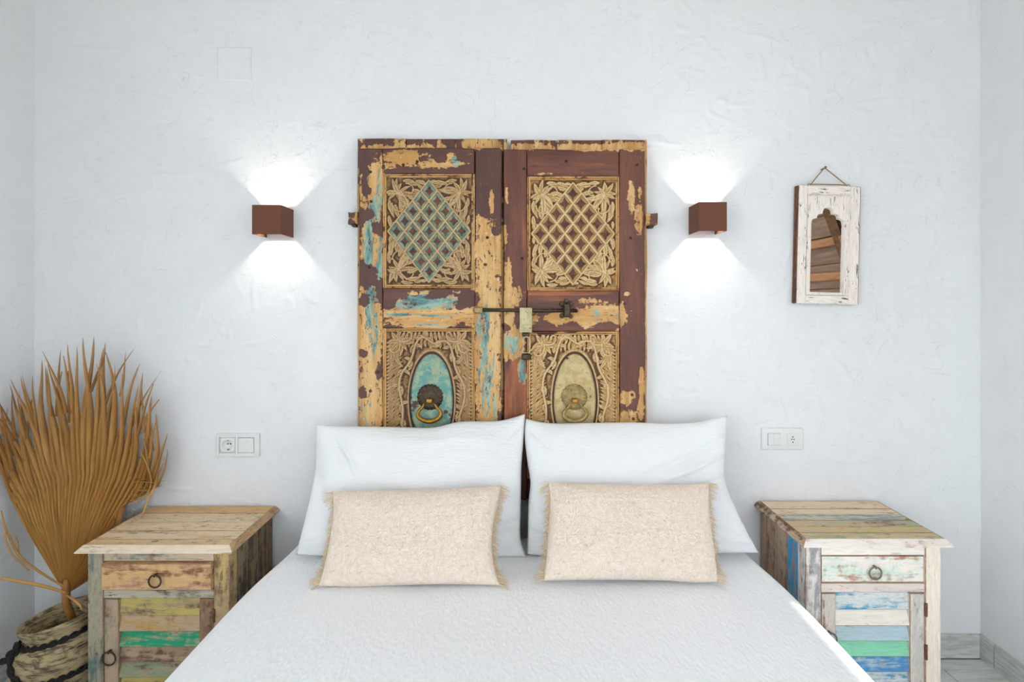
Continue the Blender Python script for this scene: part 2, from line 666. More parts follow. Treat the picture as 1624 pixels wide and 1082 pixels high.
# where the brown coat has peeled (pixels of the photo at the doors' own distance): cx, cy, rx, ry, amount
PEEL = [
    (642, 251, 34, 11, .95), (690, 260, 40, 8, .75), (716, 250, 8, 9, .7), (622, 262, 12, 6, .6),
    (597, 300, 12, 40, .9), (584, 325, 9, 26, .75), (592, 395, 16, 50, .85), (586, 520, 20, 70, .85), (588, 630, 20, 70, .85),
    (574, 300, 3, 20, .5), (566, 330, 3, 40, .5), (566, 470, 3, 100, .5), (566, 610, 3, 80, .55),
    (780, 322, 4, 22, .85), (765, 370, 9, 22, .9), (774, 400, 20, 50, .9), (775, 480, 20, 50, .85), (773, 580, 20, 110, .9), (760, 350, 5, 8, .8),
    (690, 478, 62, 15, .75), (680, 504, 75, 14, .95), (625, 496, 20, 10, .7), (745, 500, 14, 20, .9),
    (765, 228, 26, 8, .8), (600, 232, 30, 4, .5), (660, 231, 40, 4, .45),
    (803, 310, 2, 12, .8), (806, 440, 7, 26, .85), (812, 470, 14, 18, .75), (806, 500, 10, 22, .85), (812, 545, 18, 24, .9), (801, 380, 3, 20, .5), (828, 590, 7, 22, .75),
    (1001, 313, 5, 22, .9), (1014, 308, 3, 14, .75), (1013, 346, 6, 22, .9), (1019, 470, 2, 120, .25),
    (1017, 605, 4, 22, .8), (992, 633, 12, 10, .85), (996, 664, 14, 14, .8), (1016, 650, 5, 18, .75), (995, 466, 6, 4, .6), (1002, 626, 6, 6, .8),
    (950, 500, 42, 22, .85), (890, 506, 26, 14, .7), (868, 520, 20, 5, .5), (930, 480, 24, 8, .6), (845, 500, 10, 30, .55),
    (825, 232, 40, 5, .65), (930, 233, 45, 6, .8), (1000, 232, 30, 7, .85), (1026, 300, 3, 60, .85), (1026, 450, 3, 100, .85), (1026, 600, 3, 90, .85),
    (870, 276, 40, 2, .4), (965, 282, 20, 3, .4),
]
UNPEEL = [(583, 303, 6, 7, .8), (579, 340, 10, 8, .6), (600, 363, 9, 8, .9), (583, 436, 11, 14, .9), (578, 478, 8, 8, .7), (576, 560, 8, 5, .7),
          (600, 590, 4, 12, .6), (575, 622, 7, 8, .6), (617, 474, 10, 10, .8), (742, 476, 14, 10, .8), (693, 468, 12, 5, .7), (776, 377, 6, 4, .3), (785, 368, 6, 6, .6),
          (862, 524, 14, 8, .9), (904, 520, 14, 6, .7), (960, 517, 14, 6, .8), (870, 482, 30, 8, .9), (668, 250, 6, 5, .5), (700, 252, 8, 7, .6), (803, 520, 6, 7, .5)]
TEAL = [(600, 330, 6, 60, .5), (584, 400, 8, 80, .55), (600, 420, 6, 60, .55), (586, 490, 9, 50, .55), (594, 520, 6, 60, .5), (580, 660, 14, 30, .5), (590, 600, 16, 40, .22),
        (680, 478, 58, 11, .62), (690, 502, 60, 3, .5), (630, 500, 20, 3, .5), (724, 255, 6, 9, .6), (690, 516, 30, 5, .35),
        (770, 585, 9, 90, .5), (762, 520, 8, 30, .35), (785, 600, 5, 70, .4), (808, 545, 12, 18, .5), (829, 590, 6, 20, .6), (947, 500, 4, 18, .5), (939, 495, 4, 14, .35), (978, 500, 3, 22, .4)]
BARE = [(818, 630, 20, 60, .9), (900, 464, 70, 5, .9), (905, 474, 60, 5, .5), (830, 400, 5, 60, .5), (1002, 560, 12, 120, .35), (815, 350, 10, 70, .3), (920, 262, 60, 14, .3), (1005, 400, 10, 90, .25)]


def blobs(lst, px, py):
    out = np.zeros_like(px)
    for cx, cy, rx, ry, a in lst:
        q = ((px - cx) / rx) ** 2 + ((py - cy) / ry) ** 2
        out = np.maximum(out, a * np.exp(-(q / 1.6) ** 2))
    return out


def board(name, x0, x1, z0, z1, yf, yb, mat, parent, bev=0.0025, step=0.004, wob=0.0012, seed=0, base=0.02):
    """a thick board facing the camera with worn, uneven edges and its paint wear stored in it"""
    nx = max(3, int((x1 - x0) / step))
    nz = max(3, int((z1 - z0) / step))
    ux = np.concatenate([[x0, x0], np.linspace(x0 + bev, x1 - bev, nx), [x1, x1]])
    uz = np.concatenate([[z0, z0], np.linspace(z0 + bev, z1 - bev, nz), [z1, z1]])
    xx, zz = np.meshgrid(ux, uz)
    n, m = xx.shape
    yy = np.full((n, m), yf)
    yy += 0.0004 * fnoise((n, m), (14, 3) if z1 - z0 > x1 - x0 else (3, 14), seed + 5)
    yy[1, :] = yf + bev
    yy[-2, :] = yf + bev
    yy[:, 1] = np.maximum(yy[:, 1], yf + bev)
    yy[:, -2] = np.maximum(yy[:, -2], yf + bev)
    yy[0, :] = yb
    yy[-1, :] = yb
    yy[:, 0] = yb
    yy[:, -1] = yb
    e = fnoise((n, m), (10, 10), seed + 9) * wob
    ed = np.zeros((n, m))
    ed[:, :2] = 1
    ed[:, -2:] = 1
    xx = xx + e * ed
    ed = np.zeros((n, m))
    ed[:2, :] = 1
    ed[-2:, :] = 1
    zz = zz + e * ed * 0.8
    px = VPX + xx * F_PX / D0
    py = VPY + (CAM.z - zz) * F_PX / D0
    peel = np.clip(blobs(PEEL, px, py) - blobs(UNPEEL, px, py) + base, 0, 1)
    return grid_obj(name, np.stack([xx, yy, zz], -1), mat, parent,
                    {'peel': peel, 'teal': np.clip(blobs(TEAL, px, py) * 1.18, 0, 0.8), 'bare': blobs(BARE, px, py)})


M_BV = m_doorboard('peeling_brown_paint_upright_grain', C(84, 50, 40), C(104, 62, 46), 2)
M_BH = m_doorboard('peeling_brown_paint_level_grain', C(84, 50, 40), C(106, 62, 46), 0)
M_BV2 = m_doorboard('peeling_red_brown_paint_upright_grain', C(92, 50, 36), C(120, 68, 44), 2)
M_BH2 = m_doorboard('peeling_red_brown_paint_level_grain', C(92, 50, 36), C(122, 70, 46), 0)
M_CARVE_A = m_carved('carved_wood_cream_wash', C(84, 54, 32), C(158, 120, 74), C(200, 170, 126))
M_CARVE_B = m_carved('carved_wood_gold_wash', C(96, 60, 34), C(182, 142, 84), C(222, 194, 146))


class Relief:
    def __init__(self, w, h, res=0.0014):
        self.w, self.h = w, h
        self.nx, self.nz = int(w / res) + 1, int(h / res) + 1
        self.xs = np.linspace(0, w, self.nx)
        self.zs = np.linspace(0, h, self.nz)
        self.X, self.Z = np.meshgrid(self.xs, self.zs)
        self.H = np.zeros((self.nz, self.nx))
        self.clip = np.ones((self.nz, self.nx), bool)

    def stroke(self, pts, rad, h, groove=0.0, vein=0.0):
        pts = np.asarray(pts, float)
        rad = np.broadcast_to(np.asarray(rad, float), (len(pts),))
        mg = rad.max() + 0.002
        i0, i1 = np.searchsorted(self.xs, [pts[:, 0].min() - mg, pts[:, 0].max() + mg])
        j0, j1 = np.searchsorted(self.zs, [pts[:, 1].min() - mg, pts[:, 1].max() + mg])
        if i1 <= i0 or j1 <= j0:
            return
        X, Z = self.X[j0:j1, i0:i1], self.Z[j0:j1, i0:i1]
        best = np.full(X.shape, 9.0)
        along = np.zeros(X.shape)
        L = 0.0
        for k in range(len(pts) - 1):
            a, b = pts[k], pts[k + 1]
            d = b - a
            l2 = d @ d + 1e-12
            t = np.clip(((X - a[0]) * d[0] + (Z - a[1]) * d[1]) / l2, 0, 1)
            dist = np.hypot(X - a[0] - t * d[0], Z - a[1] - t * d[1])
            q = dist / (rad[k] * (1 - t) + rad[k + 1] * t + 1e-6)
            m = q < best
            best = np.where(m, q, best)
            along = np.where(m, L + t * math.sqrt(l2), along)
            L += math.sqrt(l2)
        pr = np.sqrt(np.clip(1 - best ** 2, 0, 1))
        if groove:
            pr = pr * (1 - groove * np.exp(-(best / 0.28) ** 2))
        if vein:
            pr = pr * (1 - vein * 0.5 * (1 + np.cos(along * 2 * PI / 0.0075 + best * 3.5)) * sst(best, 0.15, 0.8))
        pr = np.where(self.clip[j0:j1, i0:i1], pr, 0)
        self.H[j0:j1, i0:i1] = np.maximum(self.H[j0:j1, i0:i1], h * pr)

    def curve(self, p, ang, length, turn, n=9):
        a = math.radians(ang)
        tr = math.radians(turn) / (n - 1)
        out = [np.array(p, float)]
        for _ in range(n - 1):
            out.append(out[-1] + np.array([math.cos(a), math.sin(a)]) * length / (n - 1))
            a += tr
        return np.array(out)

    def leaf(self, p, ang, length, wid, turn=0.0, h=0.009, groove=0.45, vein=0.35, mir=(1, 1), org=(0, 0)):
        pts = self.curve(p, ang, length, turn)
        pts = np.array([[org[0] + mir[0] * a, org[1] + mir[1] * b] for a, b in pts])
        t = np.linspace(0, 1, len(pts))
        rad = wid * np.sin(PI * np.clip(t * 0.93 + 0.07, 0, 1) ** 0.75) + 0.0008
        self.stroke(pts, rad, h, groove, vein)

    def scroll(self, p, ang, length, turn, r0=0.0042, r1=0.0025, h=0.010, mir=(1, 1), org=(0, 0), ball=0.0055):
        n = 18
        a = math.radians(ang)
        out = [np.array(p, float)]
        for k in range(n - 1):
            out.append(out[-1] + np.array([math.cos(a), math.sin(a)]) * length / (n - 1) * (1 - 0.5 * k / n) * 1.3)
            a += math.radians(turn) / (n - 1) * (0.5 + 1.0 * k / n)
        pts = np.array([[org[0] + mir[0] * u, org[1] + mir[1] * v] for u, v in out])
        self.stroke(pts, np.linspace(r0, r1, n), h)
        if ball:
            self.stroke(np.array([pts[-1], pts[-1] + 1e-4]), ball, h * 1.1)


def upper_relief(w, h, seed, s0, s1):
    R = Relief(w, h)
    rnd = random.Random(seed)
    cx, cz = w / 2, h / 2
    hw, hh = w / 2 - 0.007, h / 2 - 0.012
    dm = np.abs(R.X - cx) / hw + np.abs(R.Z - cz) / hh
    out = dm > 1.035
    R.clip = out
    j = lambda v, s=0.12: v * (1 + rnd.uniform(-s, s))
    ja = lambda v: v + rnd.uniform(-9, 9)
    for (sx, sz) in ((1, 1), (-1, 1), (1, -1), (-1, -1)):
        org = (0 if sx > 0 else w, 0 if sz > 0 else h)
        kw = dict(mir=(sx, sz), org=org)
        o = (0.042, 0.055)
        # a spray of leaves from a knot near the outer corner
        for (p, a, l, wd, tn) in (
                (o, 55, .062, .0115, 22), (o, 38, .056, .0105, -22), (o, 15, .075, .0110, -30), (o, 27, .06, .0085, 35),
                (o, 78, .082, .0110, 28), (o, 66, .07, .0085, -32), (o, 228, .058, .0115, 25), (o, 200, .044, .0100, -45),
                (o, 255, .052, .0100, 40), (o, 172, .040, .0080, -30), (o, 285, .046, .0085, 35), (o, 318, .045, .008, 30),
                (o, 140, .042, .008, -30),
                ((.085, .043), 5, .050, .0095, 40), ((.084, .022), -8, .046, .0090, 38), ((.100, .012), 6, .040, .0075, 25),
                ((.112, .030), 20, .030, .0075, -40), ((.128, .014), 0, .022, .006, 30), ((.062, .010), -5, .04, .008, 20),
                ((.034, .108), 84, .058, .0100, -38), ((.018, .100), 98, .052, .0090, -36), ((.010, .125), 84, .048, .0080, -22),
                ((.026, .145), 72, .036, .0078, 38), ((.012, .160), 92, .026, .0062, -28), ((.012, .075), 100, .04, .008, -25),
                ((.060, .085), 50, .035, .0085, 40), ((.075, .066), 30, .036, .008, -35), ((.048, .100), 70, .04, .008, 30)):
            R.leaf((j(p[0]), j(p[1])), ja(a), j(l), j(wd), tn, h=0.0105 + rnd.uniform(-.002, .003), **kw)
        R.scroll(o, 24, .085, 150, **kw)
        R.scroll(o, 70, .10, -150, **kw)
        R.scroll((.07, .02), 10, .06, 220, r0=.003, **kw)
        R.scroll((.02, .09), 80, .07, -220, r0=.003, **kw)
        R.stroke(np.array([(org[0] + sx * o[0], org[1] + sz * o[1]), (org[0] + sx * (o[0] + .001), org[1] + sz * o[1])]), 0.009, 0.011)
    R.clip = np.ones_like(out)
    # diamond rim and lattice bars
    V = [np.array(v) for v in ((cx, cz + hh), (cx + hw, cz), (cx, cz - hh), (cx - hw, cz))]
    for k in range(4):
        R.stroke([V[k], V[(k + 1) % 4]], 0.0062, 0.0085)
    a_ = ((R.X - cx) / hw + (R.Z - cz) / hh + 1) / 2     # 0..1 across one way
    b_ = (-(R.X - cx) / hw + (R.Z - cz) / hh + 1) / 2
    n = 5
    inside = (dm < 0.99)
    fa, fb = (a_ * n) % 1.0, (b_ * n) % 1.0
    u_, v_ = fa + fb - 1.0, fa - fb
    ast = np.abs(u_ / .95) ** 0.70 + np.abs(v_ / .95) ** 0.70
    star = 1 - sst(ast, s0, s1)
    R.H = np.where(inside, -0.005 * star + 0.0015 * (1 - star), R.H)
    for k in range(1, n):
        t = k / n
        p0, p1 = V[3] * (1 - t) + V[0] * t, V[2] * (1 - t) + V[1] * t
        R.stroke([p0, p1], 0.0050, 0.0100)
        p0, p1 = V[0] * (1 - t) + V[1] * t, V[3] * (1 - t) + V[2] * t
        R.stroke([p0, p1], 0.0048, 0.0092)
    bar = sst(R.H, 0.0022, 0.0034)
    cell = np.where(inside, 1 - bar, 0.0)
    return R, cell, star


def lower_relief(w, h, oc, orx, orz, seed):
    """oc: oval centre in panel coordinates measured from the panel's bottom left"""
    R = Relief(w, h)
    rnd = random.Random(seed)
    ox, oz = oc
    el = np.hypot((R.X - ox) / orx, (R.Z - oz) / orz)
    R.clip = el > 1.04
    j = lambda v, s=0.12: v * (1 + rnd.uniform(-s, s))
    # feathered bands along the edges
    z = 0.004
    while z < h - 0.05:
        for sx, org in ((1, 0.0), (-1, w)):
            R.leaf((.002, z), 28 + rnd.uniform(-5, 5), j(.040), j(.0062), 30, h=0.0072, groove=.3, vein=0, mir=(sx, 1), org=(org, 0))
            R.leaf((.028, z + .004), 48 + rnd.uniform(-6, 6), j(.034), j(.0055), -30, h=0.0064, groove=.3, vein=0, mir=(sx, 1), org=(org, 0))
        z += 0.0125
    x = 0.05
    while x < w - 0.045:
        dx = (x - w / 2) / (w / 2)
        R.leaf((x, h - .003), -90 + 35 * dx, j(.042), j(.0060), 25 * (1 if dx > 0 else -1), h=0.007, groove=.3, vein=0)
        R.leaf((x + .006, h - .03), -90 + 30 * dx, j(.03), j(.0055), -20 * (1 if dx > 0 else -1), h=0.0062, groove=.3, vein=0)
        x += 0.0135
    # corner sprays
    for sx, org in ((1, (0, h)), (-1, (w, h))):
        kw = dict(mir=(sx, -1), org=org)
        o = (.048, .034)
        for (p, a, l, wd, tn) in ((o, 215, .05, .011, 30), (o, 180, .045, .0105, -30), (o, 250, .04, .010, 30), (o, 20, .055, .010, -28), (o, 345, .05, .009, 30),
                                  (o, 80, .055, .0105, 28), (o, 110, .06, .010, -30), (o, 140, .05, .0095, -20), ((.02, .07), 85, .06, .0105, 30), ((.03, .08), 70, .05, .009, -30), (o, 50, .04, .009, 20)):
            R.leaf(p, a + rnd.uniform(-6, 6), j(l), j(wd), tn, h=0.0095, **kw)
        R.scroll(o, 15, .07, -200, **kw)
        R.scroll(o, 80, .07, 200, **kw)
    # waving vine round the oval with leaves and buds
    ph = np.linspace(-0.28 * PI, 1.28 * PI, 90)
    fct = 1.30 + 0.10 * np.sin(ph * 7 + 0.6)
    vx, vz = ox + orx * (fct + 0.12) * np.cos(ph), oz + orz * fct * np.sin(ph)
    R.stroke(np.stack([vx, vz], -1), 0.0046, 0.0115)
    for k in range(4, 88, 5):
        tx, tz = vx[k + 1] - vx[k - 1], vz[k + 1] - vz[k - 1]
        ta = math.degrees(math.atan2(tz, tx))
        s = 1 if (k // 5) % 2 else -1
        R.leaf((vx[k], vz[k]), ta + s * 35, j(.036), .0088, -s * 60, h=0.0105)
        R.leaf((vx[k], vz[k]), ta + s * 65 + 180, j(.028), .0072, s * 70, h=0.0095)
        if k % 2:
            R.scroll((vx[k], vz[k]), ta - s * 40, .035, s * 260, r0=.0032, r1=.002, h=0.0105, ball=.0048)
    R.clip = np.ones_like(R.clip)
    rim = np.exp(-((el - 1.06) / 0.05) ** 2) * 0.006
    R.H = np.maximum(R.H, rim)
    R.H = np.where(el < 1.0, 0.0, R.H)
    return R


def relief_obj(name, R, x0, z0, ybase, mat, parent, cell=None, star=None, tealk=0.0, hmax=0.010):
    H = R.H + 0.00025 * fnoise(R.H.shape, (2, 2), 3)
    P = np.stack([x0 + R.X, ybase - H, z0 + R.Z], -1)
    zero = np.zeros_like(R.H)
    f = np.fft.rfft2(H)
    fy = np.fft.fftfreq(H.shape[0])[:, None]
    fx_ = np.fft.rfftfreq(H.shape[1])[None, :]
    blur = lambda sg: np.fft.irfft2(f * np.exp(-2 * PI * PI * sg * sg * (fy ** 2 + fx_ ** 2)), s=H.shape)
    crest = np.clip(0.5 + (H - blur(3.2)) / 0.0042, 0, 1)  # cavity map: hollows get darker colour, painted occlusion on top of the wash
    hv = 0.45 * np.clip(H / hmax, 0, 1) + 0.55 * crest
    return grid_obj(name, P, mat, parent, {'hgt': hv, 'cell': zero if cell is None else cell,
                                          'star': zero if star is None else star, 'tealk': zero + tealk})


def m_medallion(name, a, b, c):
    k = Nodes(name)
    v = k.coord()
    n1 = k.noise(v, 38, 7, 0.68, 0.3)
    n2 = k.noise(v, 90, 6, 0.65)
    n3 = k.noise(v, 22, 5, 0.6)
    col = k.mix(k.rng(n1, 0.40, 0.58), a, b)
    col = k.mix(k.rng(n2, 0.60, 0.68), col, c)
    col = k.mix(k.rng(n3, 0.62, 0.66), col, C(84, 50, 38))
    return k.done(col, 0.6, k.bump(n1, 0.3, 0.001))


M_OVAL_A = m_medallion('worn_turquoise_paint', C(96, 150, 142), C(158, 172, 140), C(70, 70, 56))
M_OVAL_B = m_medallion('worn_cream_paint', C(206, 184, 132), C(188, 160, 104), C(84, 120, 112))
M_RIM = m_plain('dark_rim_paint', C(78, 50, 40), 0.6, 0, 0.15, 80, 0.3)
M_HASP = m_medallion('chipped_cream_painted_iron', C(206, 192, 150), C(180, 166, 122), C(80, 72, 56))

NAIL_ME = None


def nail(px, py, yy, parent, name='nail'):
    global NAIL_ME
    if NAIL_ME is None:
        t = bmesh.new()
        tube(ring_pts((0, 0, 0), 0.0042, 'y', 12), 0.0014, 5, True, t)
        box(-0.002, 0.002, -0.001, 0.003, -0.002, 0.002, 0.0008, bm=t)
        NAIL_ME = bpy.data.meshes.new('nail')
        t.to_mesh(NAIL_ME)
        t.free()
    o = link_mesh(name, NAIL_ME, M_IRON, parent)
    o.location = Vector((fx(px), yy, fz(py))) - ROOT[parent]
    return o


def lathe_plate(c, r, parent, mat, scal=22, depth=0.010):
    """scalloped round rosette facing the camera"""
    prof = [(0.0, 1.0), (0.25, 0.95), (0.42, 0.55), (0.55, 0.45), (0.68, 0.75), (0.80, 0.70), (0.9, 0.35), (1.0, 0.22), (1.0, 0.0)]
    nseg = scal * 4
    P = np.zeros((len(prof), nseg, 3))
    th = np.arange(nseg) * 2 * PI / nseg
    for i, (q, d) in enumerate(prof):
        rr = r * q * (1 + (0.035 * np.cos(th * scal) if q > 0.6 else 0))
        P[i, :, 0] = c[0] + rr * np.cos(th)
        P[i, :, 2] = c[2] + rr * np.sin(th)
        P[i, :, 1] = c[1] - depth * d * (1 + (0.12 * np.cos(th * scal) if 0.5 < q < 0.95 else 0))
    return grid_obj('rosette', P[:, ::-1], mat, parent, wrap=True)


def medallion(px, py, rx, rz, ybase, mat, parent):
    n, m = 14, 64
    q = np.linspace(0, 1, n)[:, None]
    th = np.linspace(0, 2 * PI, m, endpoint=False)[None, :]
    cx, cz = fx(px), fz(py)
    X = cx + rx * q * np.cos(th)
    Z = cz + rz * q * np.sin(th)
    Y = ybase - 0.004 - 0.004 * (1 - q ** 2) + 0 * th
    Y = np.where(q == 1, ybase + 0.001, Y)
    o = grid_obj('medallion', np.stack([X, Y, Z], -1)[:, ::-1], mat, parent, wrap=True)
    ring = [(cx + rx * 1.02 * math.cos(t), ybase - 0.004, cz + rz * 1.02 * math.sin(t)) for t in np.linspace(0, 2 * PI, 64, endpoint=False)]
    part('medallion_rim', tube(ring, 0.0034, 6, True), M_RIM, o, True)
    return o


def knocker(px, py, yb, parent, plate_mat, ring_mat, dz):
    cx, cz = fx(px), fz(py)
    k = lathe_plate((cx, yb, cz), 0.0455, parent, plate_mat)
    k.name = 'knocker'
    k['label'] = 'round scalloped knocker rosette'
    yk = yb - 0.014
    part('lug', box(cx - .011, cx + .011, yk - 0.012, yk + 0.008, cz - 0.018, cz - 0.002, 0.004, seg=2), M_BRASS, k, True)
    pts = [(-8, 9), (-11, 15), (-16, 20), (-18, 28), (-11, 34), (0, 37), (11, 34), (18, 27), (17, 20), (12, 15), (8, 9)]
    ps = [(cx + a * D0 / F_PX, yk - 0.006, cz - b * D0 / F_PX) for a, b in pts]
    # smooth the path
    sm = []
    for i in range(len(ps) - 1):
        p0, p1, p2, p3 = [Vector(ps[min(max(i + d, 0), len(ps) - 1)]) for d in (-1, 0, 1, 2)]
        for t in (0, .25, .5, .75):
            sm.append(0.5 * ((2 * p1) + (-p0 + p2) * t + (2 * p0 - 5 * p1 + 4 * p2 - p3) * t * t + (-p0 + 3 * p1 - 3 * p2 + p3) * t ** 3))
    sm.append(Vector(ps[-1]))
    nn = len(sm)
    rad = [0.0042 + 0.0042 * math.sin(PI * i / (nn - 1)) ** 2 for i in range(nn)]
    part('drop_ring', tube(sm, rad, 8, False), ring_mat, k, True)
    return k


YB, YS, YP = -0.034, -0.058, -0.0445     # backing face, stile face, panel ground


def moulding(x0, x1, z0, z1, parent, mat_v, mat_h, wdt=0.0115, y=YS + 0.003):
    """four slender strips round a panel opening, two ridges each"""
    for (a, b, c, d, m) in ((x0, x0 + wdt, z0, z1, mat_v), (x1 - wdt, x1, z0, z1, mat_v), (x0 + wdt, x1 - wdt, z1 - wdt, z1, mat_h), (x0 + wdt, x1 - wdt, z0, z0 + wdt, mat_h)):
        if b - a > d - c:
            h = (d - c) / 2
            board('moulding', a, b, c, c + h - 0.0004, y, YP + .004, m, parent, 0.0018, 0.004, 0.0003, 3, 0.72)
            o = board('moulding', a, b, c + h + 0.0004, d, y - 0.002, YP + .004, m, parent, 0.0018, 0.004, 0.0003, 4, 0.62)
        else:
            h = (b - a) / 2
            board('moulding', a, a + h - 0.0004, c, d, y, YP + .004, m, parent, 0.0018, 0.004, 0.0003, 3, 0.62)
            board('moulding', a + h + 0.0004, b, c, d, y - 0.002, YP + .004, m, parent, 0.0018, 0.004, 0.0003, 4, 0.72)


ZB = fz(795)
leafL = thing('carved_door', 'weathered carved door leaf with turquoise oval panel, left half of headboard', 'door', (fx(684), -0.03, ZB))
leafR = thing('carved_door', 'brown carved door leaf with cream oval panel and bolt, right half of headboard', 'door', (fx(914), -0.03, ZB))

for (leaf, side) in ((leafL, 0), (leafR, 1)):
    bv, bh = (M_BV, M_BH) if side == 0 else (M_BV2, M_BH2)
    if side == 0:
        bx0, bx1, bzt = fx(564), fx(798.5), fz(217)
        st = [(569.5, 607), (753, 795)]
        ztop, up, md, lo = 235, (276, 457), (462, 521), (521, 760)
        ox, oy = 684, 636
    else:
        bx0, bx1, bzt = fx(810.5), fx(1028.5), fz(219)
        st = [(799.3, 836), (982, 1022.5)]
        ztop, up, md, lo = 237, (280, 461), (465, 526), (526, 760)
        ox, oy = 912, 636
    # backing planks
    n = 3
    for k in range(n):
        a = bx0 + (bx1 - bx0) * k / n
        b = bx0 + (bx1 - bx0) * (k + 1) / n
        board('backing_plank', a + .0005, b - .0005, ZB, bzt - 0.001 * (k == 1), YB, -0.006, bv, leaf, 0.003, 0.005, 0.0008, 40 + k + 3 * side, 0.3)
    # top strip is wider than the leaf gap at the head of the left door
    if side == 0:
        board('backing_strip', fx(798.5), fx(804), fz(238), bzt, YB - 0.001, -0.006, bv, leaf, 0.003, 0.004, 0.0006, 77, 0.35)
    x0, x1 = fx(st[0][1]), fx(st[1][0])
    board('stile', fx(st[0][0]), x0 - 0.0005, ZB + .004, fz(ztop), YS, YB, bv, leaf, seed=1 + side)
    board('stile', x1 + 0.0005, fx(st[1][1]), ZB + .004, fz(ztop), YS - 0.001, YB, bv, leaf, seed=3 + side)
    board('rail', x0, x1, fz(up[0]), fz(ztop), YS + 0.001, YB, bh, leaf, seed=5 + side)
    board('rail', x0, x1, fz(md[1]) + .0005, fz(up[1]) - .0005, YS + 0.0015, YB, bh, leaf, seed=7 + side)
    board('rail', x0, x1, ZB + .004, fz(lo[1]), YS + 0.001, YB, bh, leaf, seed=9 + side)
    # upper carved panel
    wd = 0.0115
    moulding(x0, x1, fz(up[1]), fz(up[0]), leaf, bv, bh)
    w, h = (x1 - x0) - 2 * wd, fz(up[0]) - fz(up[1]) - 2 * wd
    R, cell, star = upper_relief(w, h, 5 + side, *((0.50, 0.95) if side == 0 else (0.66, 0.98)))
    cm = M_CARVE_A if side == 0 else M_CARVE_B
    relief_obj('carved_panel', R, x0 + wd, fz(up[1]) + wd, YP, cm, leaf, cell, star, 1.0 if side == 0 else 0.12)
    # lower carved panel with oval
    moulding(x0, x1, fz(lo[1]), fz(lo[0]), leaf, bv, bh)
    zb = fz(lo[1]) + wd
    h = fz(lo[0]) - wd - zb
    rx, rz = 35 * D0 / F_PX, 76 * D0 / F_PX
    R = lower_relief(w, h, (fx(ox) - x0 - wd, fz(oy) - zb), rx, rz, 15 + side)
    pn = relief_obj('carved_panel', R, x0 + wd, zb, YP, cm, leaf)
    medallion(ox, oy, rx * 0.985, rz * 0.985, YP, M_OVAL_A if side == 0 else M_OVAL_B, pn)
    knocker(ox - (1 if side else 2), oy - 6, YP - 0.008, leaf, M_IRON if side == 0 else M_BRASS_PALE, M_BRASS if side == 0 else M_BRASS_PALE, 0)

for (a, b) in ((662, 257), (588, 273), (589, 320), (586, 424), (773, 377), (588, 620), (640, 262), (770, 420), (600, 590)):
    nail(a, b, YS - 0.0025, leafL)
for (a, b) in ((898, 256), (828, 410), (1000, 378), (1002, 626), (831, 268), (1004, 664), (990, 482), (1010, 262)):
    nail(a, b, YS - 0.0025, leafR)
# pivot blocks on the outer edges
board('pivot_block', fx(551), fx(566), fz(355), fz(336), -0.050, -0.010, M_BH, leafL, seed=50, base=0.2)
board('pivot_block', fx(1023), fx(1041.5), fz(357), fz(339), -0.064, -0.010, M_BH2, leafR, seed=51, base=0.25)
part('pivot_pin', box(fx(556), fx(563), -0.045, -0.02, fz(359), fz(355), 0.002), M_IRON, leafL)
part('pivot_pin', box(fx(1029), fx(1038), -0.045, -0.02, fz(361), fz(357), 0.002), M_IRON, leafR)
# slide bolt across both leaves
yb = YS - 0.010
bolt = part('slide_bolt', tube([(fx(754), yb, fz(491.5)), (fx(915), yb, fz(493))], 0.0065, 10), M_IRON, None, True)
tag(bolt, 'dark iron bar bolt lying across the two carved door leaves', 'bolt')
t = bmesh.new()
for (a, b, r_) in ((891, 482, .009), (905, 482, .009), (891, 501, .009), (905, 502, .008), (898, 477, .008)):
    tube([(fx(a), YS - 0.0015, fz(b)), (fx(a), YS - 0.0055, fz(b))], [r_, r_ * 0.8], 12, bm=t)
box(fx(893), fx(904), YS - 0.022, YS, fz(503), fz(481), 0.004, bm=t)
part('bolt_keeper', t, M_IRON, leafR)
t = box(fx(752), fx(766), YS - 0.018, YS, fz(497), fz(487), 0.003)
box(fx(750), fx(769), YS - 0.004, YS, fz(494), fz(489), 0.0015, bm=t)
part('bolt_keeper', t, M_BRASS_PALE, leafL)
hasp = part('hasp', box(fx(824), fx(843.5), YS - 0.020, YS - 0.016, fz(527), fz(488), 0.0015), M_HASP, leafR, label='chipped cream hasp plate')
part('hasp_loop', tube([(fx(829), YS - .014, fz(559)), (fx(829), YS - .014, fz(540)), (fx(831), YS - .014, fz(535)), (fx(834.5), YS - .014, fz(533.5)),
                        (fx(838), YS - .014, fz(535)), (fx(840), YS - .014, fz(540)), (fx(840), YS - .014, fz(559))], 0.0028, 6, True), M_HASP, hasp, True)
part('staple', box(fx(828), fx(840), YS - 0.018, YS, fz(533), fz(527), 0.003), M_IRON, leafR)
part('staple', box(fx(827), fx(842), YS - 0.014, YS, fz(570), fz(561), 0.003), M_IRON, leafR)

# ------------------------------------------------------------------ wall lights
SCONCE_W = 2.6


def m_emit(name, col, s):
    k = Nodes(name)
    return k.done(col, 0.5, None, 0, **{'Emission Color': col, 'Emission Strength': s})


M_LED = m_emit('warm_led', (1.0, 0.86, 0.66, 1), 30.0)


